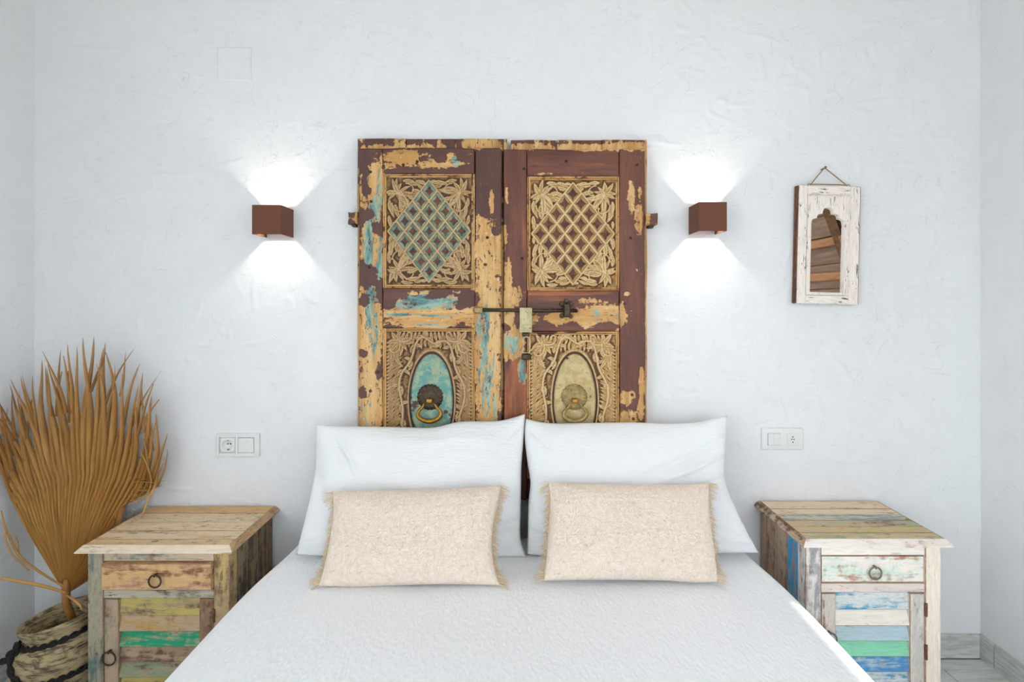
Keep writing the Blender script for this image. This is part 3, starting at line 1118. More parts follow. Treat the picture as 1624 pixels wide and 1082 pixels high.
def sconce(xa, xb, zb, zt, label):
    yb_, yf_ = -0.104, -0.0005
    xc = (xa + xb) / 2
    r_ = thing('wall_sconce', label, 'wall lamp', (xc, 0, zb), 'cube wall lights beside the headboard')
    th = 0.0035
    part('front_plate', box(xa, xb, yb_, yb_ + th, zb, zt, 0.0006), M_CORTEN, r_)
    part('side_plate', box(xa, xa + th, yb_ + th, yf_, zb, zt, 0.0006), M_CORTEN, r_)
    part('side_plate', box(xb - th, xb, yb_ + th, yf_, zb, zt, 0.0006), M_CORTEN, r_)
    zc = (zb + zt) / 2
    part('wall_plate', box(xa + th, xb - th, -0.034, yf_, zc - 0.030, zc + 0.030, 0.0006), M_CORTEN, r_)
    part('led_chip', box(xc - .008, xc + .008, -0.041, -0.0345, zc - .006, zc + .006, 0.001), M_LED, r_)
    for up in (1, -1):
        ld = bpy.data.lights.new('sconce_light', 'SPOT')
        ld.spot_size = math.radians(132)
        ld.spot_blend = 1.0
        ld.shadow_soft_size = 0.004
        ld.energy = SCONCE_W
        ld.color = (1.0, 0.93, 0.84)
        lo_ = bpy.data.objects.new('sconce_light', ld)
        COL.objects.link(lo_)
        lo_.parent = r_
        lo_.location = (0, -0.060, zc - zb + 0.001 * up)
        lo_.rotation_euler = (PI if up > 0 else 0, 0, 0)
    return r_


d1 = 1.91 - 0.104
x0, zt = px3(399.5, 325, d1)
x1, zb = px3(445.7, 371.5, d1)
sconce(x0, x1, zb, zt, 'brown cube wall light left of the carved doors, lit up and down')
x0, zt = px3(1108, 320.5, d1)
x1, zb = px3(1153, 366.5, d1)
sconce(x0, x1, zb, zt, 'brown cube wall light between the carved doors and the mirror, lit')

# ------------------------------------------------------------------ mirror
M_MIRWOOD = m_worn('chipped_cream_paint_on_dark_wood', C(250, 238, 226), C(236, 222, 206), C(92, 60, 46), 2, 0.72, 0.66, 0.9, 0.03, 0.7, 0.585, 120)
M_MIRWOOD_H = m_worn('chipped_cream_paint_level', C(250, 238, 226), C(236, 222, 206), C(92, 60, 46), 0, 0.72, 0.64, 0.9, 0.03, 0.7, 0.58, 120)
M_MIREDGE = m_worn('red_brown_wood_edge', C(134, 88, 64), C(120, 74, 52), C(90, 56, 40), 2, 0.4, 0.5, 0.4)
M_TWINE = m_plain('jute_twine', C(178, 140, 96), 0.8, 0, 0.15, 200, 0.3)
DM = 1.91 - 0.028
mx, mzt = px3(1311.5, 294.5, DM)
_, mzb = px3(1311.5, 482.5, DM)
MW = 0.2265
mir = thing('wall_mirror', 'small arched mirror in a chipped cream wooden frame hanging by twine', 'mirror', (mx, 0, mzb))
x0, x1 = mx - MW / 2, mx + MW / 2
fw = 0.036
yf = -0.028
mparts = []
mparts.append(part('back_board', box(x0, x1, -0.012, -0.002, mzb, mzt, 0.002), M_MIREDGE, mir))
bmv = box(x0, x0 + 0.006, yf + 0.002, -0.012, mzb + .001, mzt - .001, 0.001)
mparts.append(part('frame_edge', bmv, M_MIREDGE, mir, label='red-brown bare side of the frame'))
bmv = box(x1 - 0.006, x1, yf + 0.002, -0.012, mzb + .001, mzt - .001, 0.001)
mparts.append(part('frame_edge', bmv, M_MIREDGE, mir))
mparts.append(part('frame_side', box(x0 + 0.004, x0 + fw, yf, -0.012, mzb, mzt, 0.0025), M_MIRWOOD, mir))
mparts.append(part('frame_side', box(x1 - fw, x1 - 0.0015, yf, -0.012, mzb, mzt, 0.0025), M_MIRWOOD, mir))
mparts.append(part('frame_rail', box(x0 + fw, x1 - fw, yf + .0004, -0.012, mzt - 0.033, mzt, 0.0025), M_MIRWOOD_H, mir))
mparts.append(part('frame_rail', box(x0 + fw, x1 - fw, yf + .0004, -0.012, mzb, mzb + 0.031, 0.0025), M_MIRWOOD_H, mir))
# fillet strip inside the frame
t = bmesh.new()
ix0, ix1, iz0, iz1 = x0 + fw, x1 - fw, mzb + 0.031, mzt - 0.033
for (a, b, c, d) in ((ix0 + .001, ix0 + .005, iz0, iz1), (ix1 - .005, ix1 - .001, iz0, iz1), (ix0 + .005, ix1 - .005, iz1 - .005, iz1 - .001), (ix0 + .005, ix1 - .005, iz0 + .001, iz0 + .005)):
    box(a, b, yf + 0.001, -0.012, c, d, 0.001, bm=t)
mparts.append(part('fillet', t, M_MIRWOOD, mir))


def arch_outline():
    """cusped arch opening, left half then mirrored, in frame-centre x and z above the opening's sill"""
    hw, spring, top = 0.0605, 0.246, 0.306
    L = [(-hw, 0.0), (-hw, 0.10), (-hw, 0.20), (-hw, spring)]
    lobes = [(-hw, spring, -0.041, 0.266), (-0.041, 0.266, -0.0205, 0.283), (-0.0205, 0.283, 0.0, top)]
    for (a, b, c, d) in lobes:
        mxx, mzz = (a + c) / 2, (b + d) / 2
        nx, nz = -(d - b), (c - a)
        l = math.hypot(nx, nz)
        for s in (0.15, 0.35, 0.5, 0.65, 0.85):
            bow = 0.0075 * math.sin(PI * s)
            L.append((a + (c - a) * s + nx / l * bow, b + (d - b) * s + nz / l * bow))
        L.append((c, d))
    Rr = [(-a, b) for a, b in reversed(L[:-1])]
    return L + Rr


arch = arch_outline()
oz0 = mzb + 0.031 + 0.011
# inner panel with the arch cut out: walk opening and rectangle together
t = bmesh.new()
xa, xb = ix0 + 0.005, ix1 - 0.005
za, zb2 = iz0 + 0.005, iz1 - 0.005
cxm, czm = mx, (za + zb2) / 2
inner = [(mx + a, oz0 + b) for a, b in arch]
inner = [(mx - 0.030, oz0), (mx, oz0), (mx + 0.030, oz0)][::-1] + inner
outer = []
ccx, ccz = mx, oz0 + 0.15
for (a, b) in inner:
    dx, dz = a - ccx, b - ccz
    k = 1e9
    if dx > 1e-9:
        k = min(k, (xb - ccx) / dx)
    if dx < -1e-9:
        k = min(k, (xa - ccx) / dx)
    if dz > 1e-9:
        k = min(k, (zb2 - ccz) / dz)
    if dz < -1e-9:
        k = min(k, (za - ccz) / dz)
    outer.append((ccx + dx * k, ccz + dz * k))
# corners are snapped so that the panel fills its rectangle
for (qx, qz) in ((xa, za), (xb, za), (xa, zb2), (xb, zb2)):
    kbest = min(range(len(outer)), key=lambda i: (outer[i][0] - qx) ** 2 + (outer[i][1] - qz) ** 2)
    outer[kbest] = (qx, qz)
yp = yf + 0.004
n = len(inner)
vi = [t.verts.new((a, yp, b)) for a, b in inner]
vo = [t.verts.new((a, yp, b)) for a, b in outer]
vb = [t.verts.new((a, -0.0115, b)) for a, b in inner]
for k in range(n):
    k2 = (k + 1) % n
    t.faces.new((vi[k], vi[k2], vo[k2], vo[k]))
    t.faces.new((vi[k], vb[k], vb[k2], vi[k2]))
bmesh.ops.recalc_face_normals(t, faces=t.faces)
mparts.append(part('arch_panel', t, M_MIRWOOD, mir))
k = Nodes('mirror_silver')
M_GLASS = k.done((0.88, 0.9, 0.88, 1), 0.015, None, 1.0)
mparts.append(part('mirror_glass', box(mx - 0.075, mx + 0.075, -0.0135, -0.0115, oz0 - 0.006, oz0 + 0.315, 0.0), M_GLASS, mir))
for s in (-1, 1):
    mparts.append(part('eye_hook', tube(ring_pts((mx + s * 0.068 - (0.002 if s < 0 else -.004), -0.02, mzt + 0.003), 0.0045, 'y', 14), 0.0012, 6, True), M_STEEL, mir, True))
nx_, nz_ = px3(1307.5, 267, 1.89)
nx_l = nx_ - 0.006
mparts.append(part('twine', tube([(mx + .066, -0.02, mzt + .005), (mx + .04, -.02, mzt + .006), (mx - .04, -.02, mzt + .006), (mx - .066, -0.02, mzt + .005), (mx - .062, -0.02, mzt + 0.007),
                                  (nx_l - 0.0035, -0.012, nz_ + 0.001), (nx_l + 0.0035, -0.012, nz_ + .001), (mx + .062, -.02, mzt + .007), (mx + .068, -0.02, mzt + 0.004)], 0.0019, 6), M_TWINE, mir))
mir.rotation_euler = (0, math.radians(1.35), 0)
o = part('nail', tube([(nx_, 0.01, nz_), (nx_, -0.026, nz_ + 0.002), (nx_, -0.027, nz_ + .002)], [0.0018, 0.0018, 0.005], 10), M_STEEL)
tag(o, 'small steel nail in the wall holding the mirror twine', 'nail')


# ------------------------------------------------------------------ sockets
def wall_plate(px0, px1, py0, py1, name, label, bev):
    d = 1.91 - 0.012
    xa, zt = px3(px0, py0, d)
    xb, zb = px3(px1, py1, d)
    r_ = thing(name, label, 'socket', ((xa + xb) / 2, 0, zb))
    return r_, xa, xb, zb, zt


r_, xa, xb, zb, zt = wall_plate(342.5, 410.5, 688.5, 725, 'wall_socket', 'white double plate with round socket and blank switch above left nightstand', .003)
w = xb - xa
h = zt - zb
ow = 0.059
x_1, x_2 = xa + 0.0095, xa + 0.0775
z_1 = zb + (h - 0.055) / 2
t = bmesh.new()
for (a, b, c, d) in ((xa, x_1, zb, zt), (x_1 + ow, x_2, zb, zt), (x_2 + ow, xb, zb, zt), (x_1, x_1 + ow, zb, z_1), (x_1, x_1 + ow, z_1 + .055, zt), (x_2, x_2 + ow, zb, z_1), (x_2, x_2 + ow, z_1 + .055, zt)):
    box(a, b, -0.010, 0.002, c, d, 0.0015, bm=t)
part('plate_frame', t, M_WHITE_PLASTIC, r_)
part('switch_rocker', box(x_2 + .0015, x_2 + ow - .0015, -0.0105, 0.001, z_1 + .0015, z_1 + .0535, 0.001), M_WHITE_PLASTIC, r_)
# schuko insert: square plate with a round well
scx, scz = x_1 + ow / 2 + 0.001, z_1 + 0.0275
n = 48
th = np.linspace(0, 2 * PI, n, endpoint=False)
sq = 0.5 * np.stack([np.cos(th), np.sin(th)], -1)
sq = sq / np.maximum(np.abs(sq[:, :1]), np.abs(sq[:, 1:])) * np.array([[0.0275, 0.0262]])
P = []
for (mode, val, yy) in (('s', 1, 0.0), ('s', 1, -0.0105), ('c', .0205, -0.0105), ('c', .0195, -0.0100), ('c', .0188, 0.001), ('c', .0001, 0.001)):
    pp = np.zeros((n, 3))
    if mode == 's':
        pp[:, 0], pp[:, 2] = scx + sq[:, 0], scz + sq[:, 1]
    else:
        pp[:, 0], pp[:, 2] = scx + val * np.cos(th), scz + val * np.sin(th)
    pp[:, 1] = yy - 0.0015
    P.append(pp)
so = grid_obj('socket_insert', np.array(P)[:, ::-1], M_WHITE_PLASTIC, r_, smooth=False, wrap=True)
for (dx, dz) in ((-.003, .003), (.0065, .003)):
    part('pin_hole', tube([(scx + dx, 0, scz + dz), (scx + dx, -0.0012, scz + dz)], 0.0026, 10), M_DARK, so)
part('earth_clip', box(scx - .002, scx + .002, -0.009, 0, scz + .0155, scz + .0185, .0005), M_STEEL, so)
part('earth_clip', box(scx - .002, scx + .002, -0.009, 0, scz - .0185, scz - .0155, .0005), M_STEEL, so)

r_, xa, xb, zb, zt = wall_plate(1208.5, 1275, 679.5, 714.5, 'wall_socket', 'white rounded plate with small switch and pinhole socket above right nightstand', .006)
t = box(xa, xb, -0.011, 0.002, zb, zt, 0.006, seg=3)
pl = part('plate_frame', t, M_WHITE_PLASTIC, r_, True)
zc = (zb + zt) / 2
s0 = xa + 0.021
t = box(s0 - .001, s0 + .045, -.0115, -.008, zc - .0225, zc + .0225, .0008)
part('switch_surround', t, m_plain('grey_plastic_seam', C(176, 178, 180), 0.5, bump=0), r_)
part('switch_rocker', box(s0 + .001, s0 + .022, -.0145, -.008, zc - .021, zc + .021, .001), M_WHITE_PLASTIC, r_)
part('switch_rocker', box(s0 + .0225, s0 + .043, -.0145, -.008, zc - .021, zc + .021, .001), M_WHITE_PLASTIC, r_)
s1 = xa + 0.090
part('socket_insert', box(s1, s1 + .044, -.0128, -.008, zc - .022, zc + .022, .001), M_WHITE_PLASTIC, r_)
for (dx, dz) in ((0, .009), (.004, 0), (-.004, 0), (0, -.010)):
    part('pin_hole', tube([(s1 + .021 + dx, -.010, zc + dz), (s1 + .021 + dx, -.0134, zc + dz)], .0023, 10), M_DARK, r_)


# ------------------------------------------------------------------ nightstands
def wm(name, top, under, wood, axis, keep=0.6, uk=0.5, crack=0.45, ct=0.615, cs=75):
    return m_worn(name, C(*top), C(*under), C(*wood), axis, keep - 0.06, uk - 0.03, min(1.0, crack + 0.2), ct=ct, cs=cs)


RUSTY_RING = M_RUST


def pull(cx, yy, cz, r, parent, mat):
    st_ = part('ring_pull', tube(ring_pts((cx, yy - 0.010, cz - r * 0.75), r, 'y', 26), 0.0026, 7, True), mat, parent, True)
    t = tube([(cx, yy + .002, cz + r * 0.25), (cx, yy - 0.006, cz + r * 0.25), (cx, yy - 0.010, cz + r * 0.2), (cx, yy - .012, cz + r * .12)], [0.003, 0.003, 0.0025, 0.002], 8)
    # eye the ring hangs in
    tube(ring_pts((cx, yy - 0.010, cz + r * 0.22), 0.0042, 'x', 10), 0.0014, 5, True, t)
    part('pull_eye', t, mat, parent)


def nightstand(name, label, group, bx0, bx1, ztop, ybk, yfr, pal, hinge_right, drawer_out):
    """pal: dict of materials"""
    r_ = thing(name, label, 'nightstand', ((bx0 + bx1) / 2, (ybk + yfr) / 2, 0), group)
    tb = ztop - 0.020                          # underside of the top
    sw = 0.048
    # top planks
    tx0, tx1, ty0, ty1 = bx0 - 0.002, bx1 + 0.004, yfr - 0.008, ybk
    ys = np.cumsum([0] + pal['top_w'])
    ys = ty1 + (ty0 - ty1) * ys / ys[-1]
    for i in range(len(ys) - 1):
        o = part('top_plank', box(tx0, tx1, ys[i + 1] + 0.0004, ys[i] - 0.0004, tb, ztop - 0.0006 * (i % 2), 0.0012), pal['top'][i], r_)
    # sloping moulded edge: front, left, right
    def lip(p0, p1, out, mat):
        t = bmesh.new()
        prof = [(0.0, 0.0), (0.003, -0.001), (0.012, -0.0105), (0.018, -0.0165), (0.018, -0.0195), (0.0, -0.0195)]
        o_ = Vector(out)
        rings = []
        for (p, s) in ((Vector(p0), -1), (Vector(p1), 1)):
            dirn = (Vector(p1) - Vector(p0)).normalized()
            rings.append([t.verts.new(p + o_ * a + Vector((0, 0, b)) + dirn * s * a) for a, b in prof])
        m = len(prof)
        for i in range(m):
            t.faces.new((rings[0][i], rings[0][(i + 1) % m], rings[1][(i + 1) % m], rings[1][i]))
        t.faces.new(rings[0])
        t.faces.new(rings[1])
        bmesh.ops.recalc_face_normals(t, faces=t.faces)
        part('edge_moulding', t, mat, r_)
    lip((tx0, ty0, ztop), (tx1, ty0, ztop), (0, -1, 0), pal['lip'])
    lip((tx0, ty1, ztop), (tx0, ty0, ztop), (-1, 0, 0), pal['lip_side'])
    lip((tx1, ty1, ztop), (tx1, ty0, ztop), (1, 0, 0), pal['lip_side'])
    # corner stiles
    part('stile', box(bx0, bx0 + sw, yfr, yfr + 0.045, 0, tb, 0.002), pal['stile_l'], r_)
    part('stile', box(bx1 - sw, bx1, yfr, yfr + 0.045, 0, tb, 0.002), pal['stile_r'], r_)
    part('stile', box(bx0, bx0 + 0.04, ybk - 0.04, ybk, 0, tb, 0.002), pal['side'][0], r_)
    part('stile', box(bx1 - 0.04, bx1, ybk - 0.04, ybk, 0, tb, 0.002), pal['side'][0], r_)
    # side planks
    for (xa, xb, n) in ((bx0 + 0.003, bx0 + 0.016, 0), (bx1 - 0.016, bx1 - 0.003, 1)):
        yy = np.linspace(ybk - 0.04, yfr + 0.045, 4)
        for i in range(3):
            part('side_plank', box(xa, xb, yy[i + 1] + .0006, yy[i] - .0006, 0.06, tb, 0.0012), pal['side'][i + 1], r_)
    part('back_panel', box(bx0 + 0.016, bx1 - 0.016, ybk - 0.012, ybk - 0.002, 0.06, tb, 0.001), pal['side'][0], r_)
    ix0, ix1 = bx0 + sw, bx1 - sw
    zz = tb
    part('rail', box(ix0, ix1, yfr + 0.002, yfr + 0.03, zz - 0.036, zz, 0.0015), pal['rail_top'], r_)
    dz1 = zz - 0.038
    dz0 = dz1 - 0.081
    yd = yfr + 0.003 - drawer_out
    dr = part('drawer', box(ix0 + .0015, ix1 - .0015, yd, yd + 0.022, dz0, dz1, 0.002), pal['drawer'], r_)
    part('drawer_box', box(ix0 + .012, ix1 - .012, yd + 0.0225, ybk - 0.03, dz0 + .008, dz1 - .012, 0.001), pal['side'][0], dr)
    pull((ix0 + ix1) / 2 + 0.002, yd, (dz0 + dz1) / 2 + 0.006, 0.0185, dr, pal['iron'])
    part('rail', box(ix0, ix1, yfr + 0.002, yfr + 0.03, dz0 - 0.031, dz0 - 0.002, 0.0015), pal['rail_mid'], r_)
    part('rail', box(ix0, ix1, yfr + 0.002, yfr + 0.03, 0.04, 0.075, 0.0015), pal['rail_mid'], r_)
    part('bottom_board', box(ix0, ix1, yfr + 0.03, ybk - 0.012, 0.05, 0.06, 0.001), pal['side'][0], r_)
    # louvred door
    zt, zb = dz0 - 0.034, 0.078
    ds = 0.046
    door = part('door', box(ix0 + .0015, ix0 + ds, yfr + 0.002, yfr + 0.024, zb, zt, 0.0018), pal['door_l'], r_, label='louvred door')
    part('door_stile', box(ix1 - ds, ix1 - .0015, yfr + 0.002, yfr + 0.024, zb, zt, 0.0018), pal['door_r'], door)
    part('door_rail', box(ix0 + ds, ix1 - ds, yfr + 0.004, yfr + 0.022, zb, zb + 0.035, 0.0015), pal['door_r'], door)
    part('door_back', box(ix0 + ds, ix1 - ds, yfr + 0.030, yfr + 0.034, zb, zt, 0.0005), pal['side'][0], door)
    sz = zt
    i = 0
    while sz > zb + 0.06:
        hgt = 0.0475
        t = box(ix0 + ds - .001, ix1 - ds + .001, yfr + 0.010, yfr + 0.016, sz - hgt - 0.006, sz, 0.0012, rot=('X', math.radians(-15 if i else -4)))
        part('slat', t, pal['slats'][i % len(pal['slats'])], door)
        sz -= hgt
        i += 1
    if hinge_right:
        for (a, b) in ((zt - 0.068, zt - 0.028), (zt - 0.20, zt - 0.155)):
            t = tube([(ix1 + .001, yfr - .001, a), (ix1 + .001, yfr - .001, b)], 0.0042, 8)
            part('hinge', t, M_RUST, door)
        pull(ix0 + ds * 0.5, yfr + 0.002, zt - 0.12, 0.02, door, pal['iron'])
    else:
        for (a, b) in ((zt - 0.068, zt - 0.028), (zt - 0.20, zt - 0.155)):
            t = tube([(ix1 + .001, yfr - .001, a), (ix1 + .001, yfr - .001, b)], 0.0042, 8)
            part('hinge', t, M_RUST, door)
        pull(ix0 + ds * 0.5, yfr + 0.002, zt - 0.160, 0.0205, door, pal['iron'])
    return r_


WB = (126, 92, 66)
palL = dict(
    top_w=[2.0, 2.4, 2.2, 2.0, 1.2],
    top=[wm('tan_plank_a', (222, 180, 130), (206, 166, 118), (160, 122, 86), 0, .66, .66, .5), wm('grey_plank_a', (232, 208, 172), (216, 184, 142), (140, 112, 84), 0, .64, .66, .7, .575, 110),
         wm('grey_plank_b', (236, 212, 176), (226, 190, 144), (136, 108, 82), 0, .64, .68, .7, .575, 110), wm('grey_plank_c', (236, 212, 178), (222, 182, 136), (124, 98, 72), 0, .62, .6, .8),
         wm('tan_plank_b', (232, 200, 156), (222, 182, 132), (132, 100, 72), 0, .6, .66, .6)],
    lip=wm('cream_lip', (236, 216, 188), (216, 180, 142), (150, 110, 76), 0, .72, .6, .3),
    lip_side=wm('tan_lip', (204, 168, 126), (186, 150, 112), (132, 92, 62), 1, .55, .6, .4),
    stile_l=wm('teal_grey_stile', (92, 116, 112), (176, 166, 138), (112, 88, 64), 2, .50, .62, .5),
    stile_r=wm('ochre_stile', (206, 172, 104), (188, 162, 122), (128, 96, 66), 2, .5, .65, .4),
    rail_top=wm('pink_cream_rail', (214, 190, 162), (96, 132, 132), (140, 106, 78), 0, .66, .62, .3),
    drawer=wm('ochre_drawer', (222, 180, 124), (190, 136, 116), (150, 100, 62), 0, .62, .62, .3),
    rail_mid=wm('grey_cream_rail', (196, 184, 160), (160, 150, 132), (98, 78, 60), 0, .55, .55, .8),
    door_l=wm('pink_tan_stile', (192, 166, 138), (174, 156, 132), (116, 86, 64), 2, .6, .6, .4),
    door_r=wm('brown_stile', (150, 116, 88), (184, 160, 130), (108, 76, 54), 2, .6, .5, .5),
    slats=[wm('yellow_slat', (200, 178, 100), (174, 152, 120), (110, 86, 62), 0, .62, .6, .3), wm('tan_slat', (196, 166, 132), (196, 158, 92), (128, 92, 68), 0, .58, .6, .3),
           wm('green_slat', (34, 158, 112), (206, 176, 138), (140, 102, 76), 0, .62, .7, .15), wm('tan_slat_b', (184, 156, 124), (170, 140, 112), (112, 82, 62), 0, .55, .6, .45),
           wm('sage_slat', (150, 158, 124), (180, 162, 126), (110, 86, 64), 0, .6, .6, .3)],
    side=[wm('grey_brown_side', (128, 112, 88), (146, 120, 88), (104, 84, 64), 2, .55, .6, .3), wm('side_a', (136, 120, 96), (164, 132, 96), (104, 84, 64), 2, .5, .5, .5),
          wm('side_b', (152, 130, 96), (134, 120, 98), (102, 84, 64), 2, .5, .5, .5), wm('side_c', (134, 128, 108), (150, 126, 90), (92, 74, 54), 2, .5, .5, .5)],
    iron=M_IRON)
palR = dict(
    top_w=[2.2, 1.5, 1.5, 1.5, 1.4, 1.3],
    top=[wm('light_tan_plank', (240, 214, 184), (226, 194, 158), (186, 146, 112), 0, .66, .66, .3), wm('cream_plank', (236, 216, 186), (220, 190, 154), (180, 146, 112), 0, .64, .64, .4),
         wm('blue_grey_plank', (136, 162, 170), (216, 206, 180), (150, 124, 100), 0, .54, .64, .5), wm('sage_plank', (188, 190, 160), (216, 188, 150), (156, 126, 96), 0, .54, .64, .5),
         wm('yellow_green_plank', (212, 200, 128), (218, 190, 160), (160, 124, 90), 0, .52, .64, .5), wm('olive_plank', (184, 184, 140), (226, 200, 160), (150, 124, 90), 0, .52, .64, .5)],
    lip=wm('white_lip', (250, 238, 226), (232, 208, 188), (166, 110, 86), 0, .68, .62, .3),
    lip_side=wm('brown_lip', (186, 150, 118), (214, 196, 168), (124, 86, 62), 1, .5, .5, .4),
    stile_l=wm('blue_grey_stile', (232, 224, 214), (166, 164, 164), (140, 118, 106), 2, .62, .7, .5),
    stile_r=wm('cream_stile', (250, 236, 216), (240, 220, 198), (196, 160, 136), 2, .74, .76, .15),
    rail_top=wm('cream_rail', (250, 240, 228), (214, 226, 232), (186, 150, 122), 0, .76, .7, .1),
    drawer=wm('white_mint_drawer', (248, 238, 226), (214, 238, 220), (204, 148, 116), 0, .58, .54, .12),
    rail_mid=wm('pinkish_white_rail', (232, 218, 206), (206, 196, 190), (160, 128, 110), 0, .68, .6, .35),
    door_l=wm('greyish_stile', (214, 204, 194), (232, 214, 198), (150, 122, 108), 2, .55, .6, .4),
    door_r=wm('grey_white_stile', (210, 204, 196), (230, 222, 210), (140, 124, 118), 2, .6, .6, .45),
    slats=[wm('blue_slat', (70, 158, 196), (222, 226, 222), (190, 160, 140), 0, .50, .8, .1), wm('white_slat', (246, 236, 222), (234, 214, 198), (190, 156, 138), 0, .8, .7, .2),
           wm('pale_blue_slat', (184, 208, 216), (206, 220, 216), (160, 150, 140), 0, .7, .7, .12), wm('mint_slat', (146, 222, 184), (220, 206, 186), (180, 150, 130), 0, .78, .6, .12),
           wm('deep_blue_slat', (78, 150, 204), (190, 210, 216), (186, 156, 132), 0, .66, .6, .15)],
    side=[wm('brown_side', (206, 172, 146), (190, 156, 130), (156, 124, 100), 2, .55, .6, .2), wm('brown_side_b', (206, 174, 148), (188, 154, 130), (156, 124, 100), 2, .55, .6, .2),
          wm('brown_grey_side', (190, 166, 144), (206, 176, 146), (150, 122, 100), 2, .55, .6, .2), wm('bright_blue_side', (56, 160, 210), (160, 176, 178), (186, 150, 122), 2, .6, .55, .2)],
    iron=M_STEEL)
EDGE_MAT = m_wood('bare_worn_edge', C(128, 88, 58), C(190, 150, 110), 0, 60)
nightstand('nightstand', 'weathered tan louvred nightstand with ochre drawer beside the palm vase', None,
           -1.307, -0.872, 0.552, -0.012, -0.300, palL, False, 0.013)
nightstand('nightstand', 'whitewashed louvred nightstand with blue and mint slats under the mirror', None,
           0.893, 1.308, 0.571, -0.012, -0.302, palR, True, 0.0)
EDGE_MAT = None

# ------------------------------------------------------------------ bed
M_BASE = m_plain('grey_bed_fabric', C(170, 168, 160), 0.9, 0, 0.05, 150, 0.3)
M_TICK = m_plain('white_ticking', C(226, 226, 222), 0.9, 0, 0.02, 150, 0.2)
BZ = 0.480
BXC = 0.012
BHW = 0.792
BY0, BY1 = -2.10, -0.125
bed = thing('bed', 'double bed with white mattress in the middle of the room', 'bed', (BXC, (BY0 + BY1) / 2, 0))
part('base', box(BXC - BHW + .035, BXC + BHW - .035, BY0 + .03, BY1 - .004, 0.08, 0.24, 0.01, seg=2), M_BASE, bed)
part('mattress', box(BXC - BHW + .03, BXC + BHW - .03, BY0 + .025, BY1 - .004, 0.242, BZ - 0.022, 0.03, seg=3), M_TICK, bed, True)
for sx in (-1, 1):
    for yy in (BY0 + .12, BY1 - .12):
        part('leg', tube([(BXC + sx * (BHW - .12), yy, 0.0), (BXC + sx * (BHW - .12), yy, 0.085)], [0.022, 0.028], 12), M_DARK, bed)


def m_cloth(name, col, kind):
    k = Nodes(name)
    v = k.coord(rand=False)
    if kind == 'seersucker':
        a = k.noise(k.coord((1, 0.55, 1), rand=False), 130, 2, 0.5, 0.6)
        b_ = k.vor(k.coord((1, 0.6, 0.6), rand=False), 105)
        n = k.bump(k.math('ADD', k.math('MULTIPLY', a, 0.6), b_), 0.6, 0.0030)
        n = k.bump(k.noise(v, 9, 3, 0.5), 0.25, 0.012, n)
    elif kind == 'crinkle':
        a = k.noise(k.coord((0.22, 1, 1.3), rand=False), 150, 3, 0.55, 0.5)
        n = k.bump(a, 0.8, 0.004)
        n = k.bump(k.noise(v, 14, 4, 0.55), 0.35, 0.008, n)
    else:
        a = k.noise(v, 260, 3, 0.6)
        n = k.bump(a, 0.3, 0.001)
    f = k.noise(v, 500, 2, 0.5)
    c = k.mix(k.rng(f, 0.3, 0.7), tuple(x * 0.96 for x in col[:3]) + (1,), col)
    return k.done(c, 0.85, n, 0, **{'Sheen Weight': 0.15, 'Sheen Roughness': 0.6})


M_DUVET = m_cloth('white_seersucker', C(249, 250, 251), 'seersucker')
M_PILLOW = m_cloth('white_crinkled_cotton', C(241, 241, 240), 'crinkle')


def duvet():
    ny = 200
    prof = []        # (x offset from the edge inwards, drop) round the rolled edge and down the side
    s_top = np.linspace(-1, 1, 120)
    ys = np.linspace(BY1 + 0.0, BY0, ny)
    rr = 0.055
    side = []
    for k in range(1, 13):
        a = k / 12 * PI / 2
        side.append((rr * math.sin(a) - rr, rr * math.cos(a) - rr, 0.0))
    for k in range(1, 22):
        side.append((0.006 * math.sin(k * 0.15), -rr - k * 0.0145, k / 21))
    rows = []
    n1 = fnoise((ny, 200), (14, 14), 201)
    n2 = fnoise((ny, 400), (6, 6), 202)
    for i, y in enumerate(ys):
        t = (BY1 - y)
        pull_ = 0.030 * math.exp(-(t / 0.20) ** 2)         # narrower at the head
        hw = BHW - pull_
        cx = BXC
        line = []
        for (dx, dz, q) in reversed(side):
            wv = 0.010 * q * math.sin(y * 21 + 1.3) + 0.007 * q * n1[i, 5]
            line.append((cx - hw - dx - wv - 0.012 * q, y, BZ + dz))
        for s in s_top:
            x = cx + s * (hw - rr)
            j_ = int((s + 1) / 2 * 199)
            z = BZ + 0.0035 * n1[i, j_] * (1 - 0.4 * abs(s)) - 0.004 * s ** 4 + 0.0
            line.append((x, y, z))
        for (dx, dz, q) in side:
            wv = 0.010 * q * math.sin(y * 19 + 0.4) + 0.007 * q * n1[i, 190]
            line.append((cx + hw + dx + wv + 0.012 * q, y, BZ + dz))
        rows.append(line)
    P = np.array(rows)
    # roll the head end down
    head = []
    for k in range(1, 7):
        a = k / 6 * PI / 2
        q = P[0].copy()
        q[:, 1] += 0.02 * math.sin(a)
        q[:, 2] = np.minimum(q[:, 2], q[:, 2] - 0.02 * (1 - math.cos(a)))
        head.append(q)
    q = head[-1].copy()
    q[:, 2] = np.maximum(0.20, q[:, 2] - 0.16)
    head.append(q)
    P = np.concatenate([np.array(head[::-1]), P], 0)
    # foot end falls too
    foot = []
    for k in range(1, 7):
        a = k / 6 * PI / 2
        q = P[-1].copy() if k == 1 else base_.copy()
        if k == 1:
            base_ = P[-1].copy()
            q = base_.copy()
        q[:, 1] -= 0.03 * math.sin(a)
        q[:, 2] -= 0.03 * (1 - math.cos(a))
        foot.append(q)
    q = foot[-1].copy()
    q[:, 2] = np.maximum(0.12, q[:, 2] - 0.28)
    foot.append(q)
    P = np.concatenate([P, np.array(foot)], 0)
    o = grid_obj('bedspread', P[::-1], M_DUVET)
    return tag(o, 'white seersucker bedspread spread over the bed', 'bedspread')


duvet()


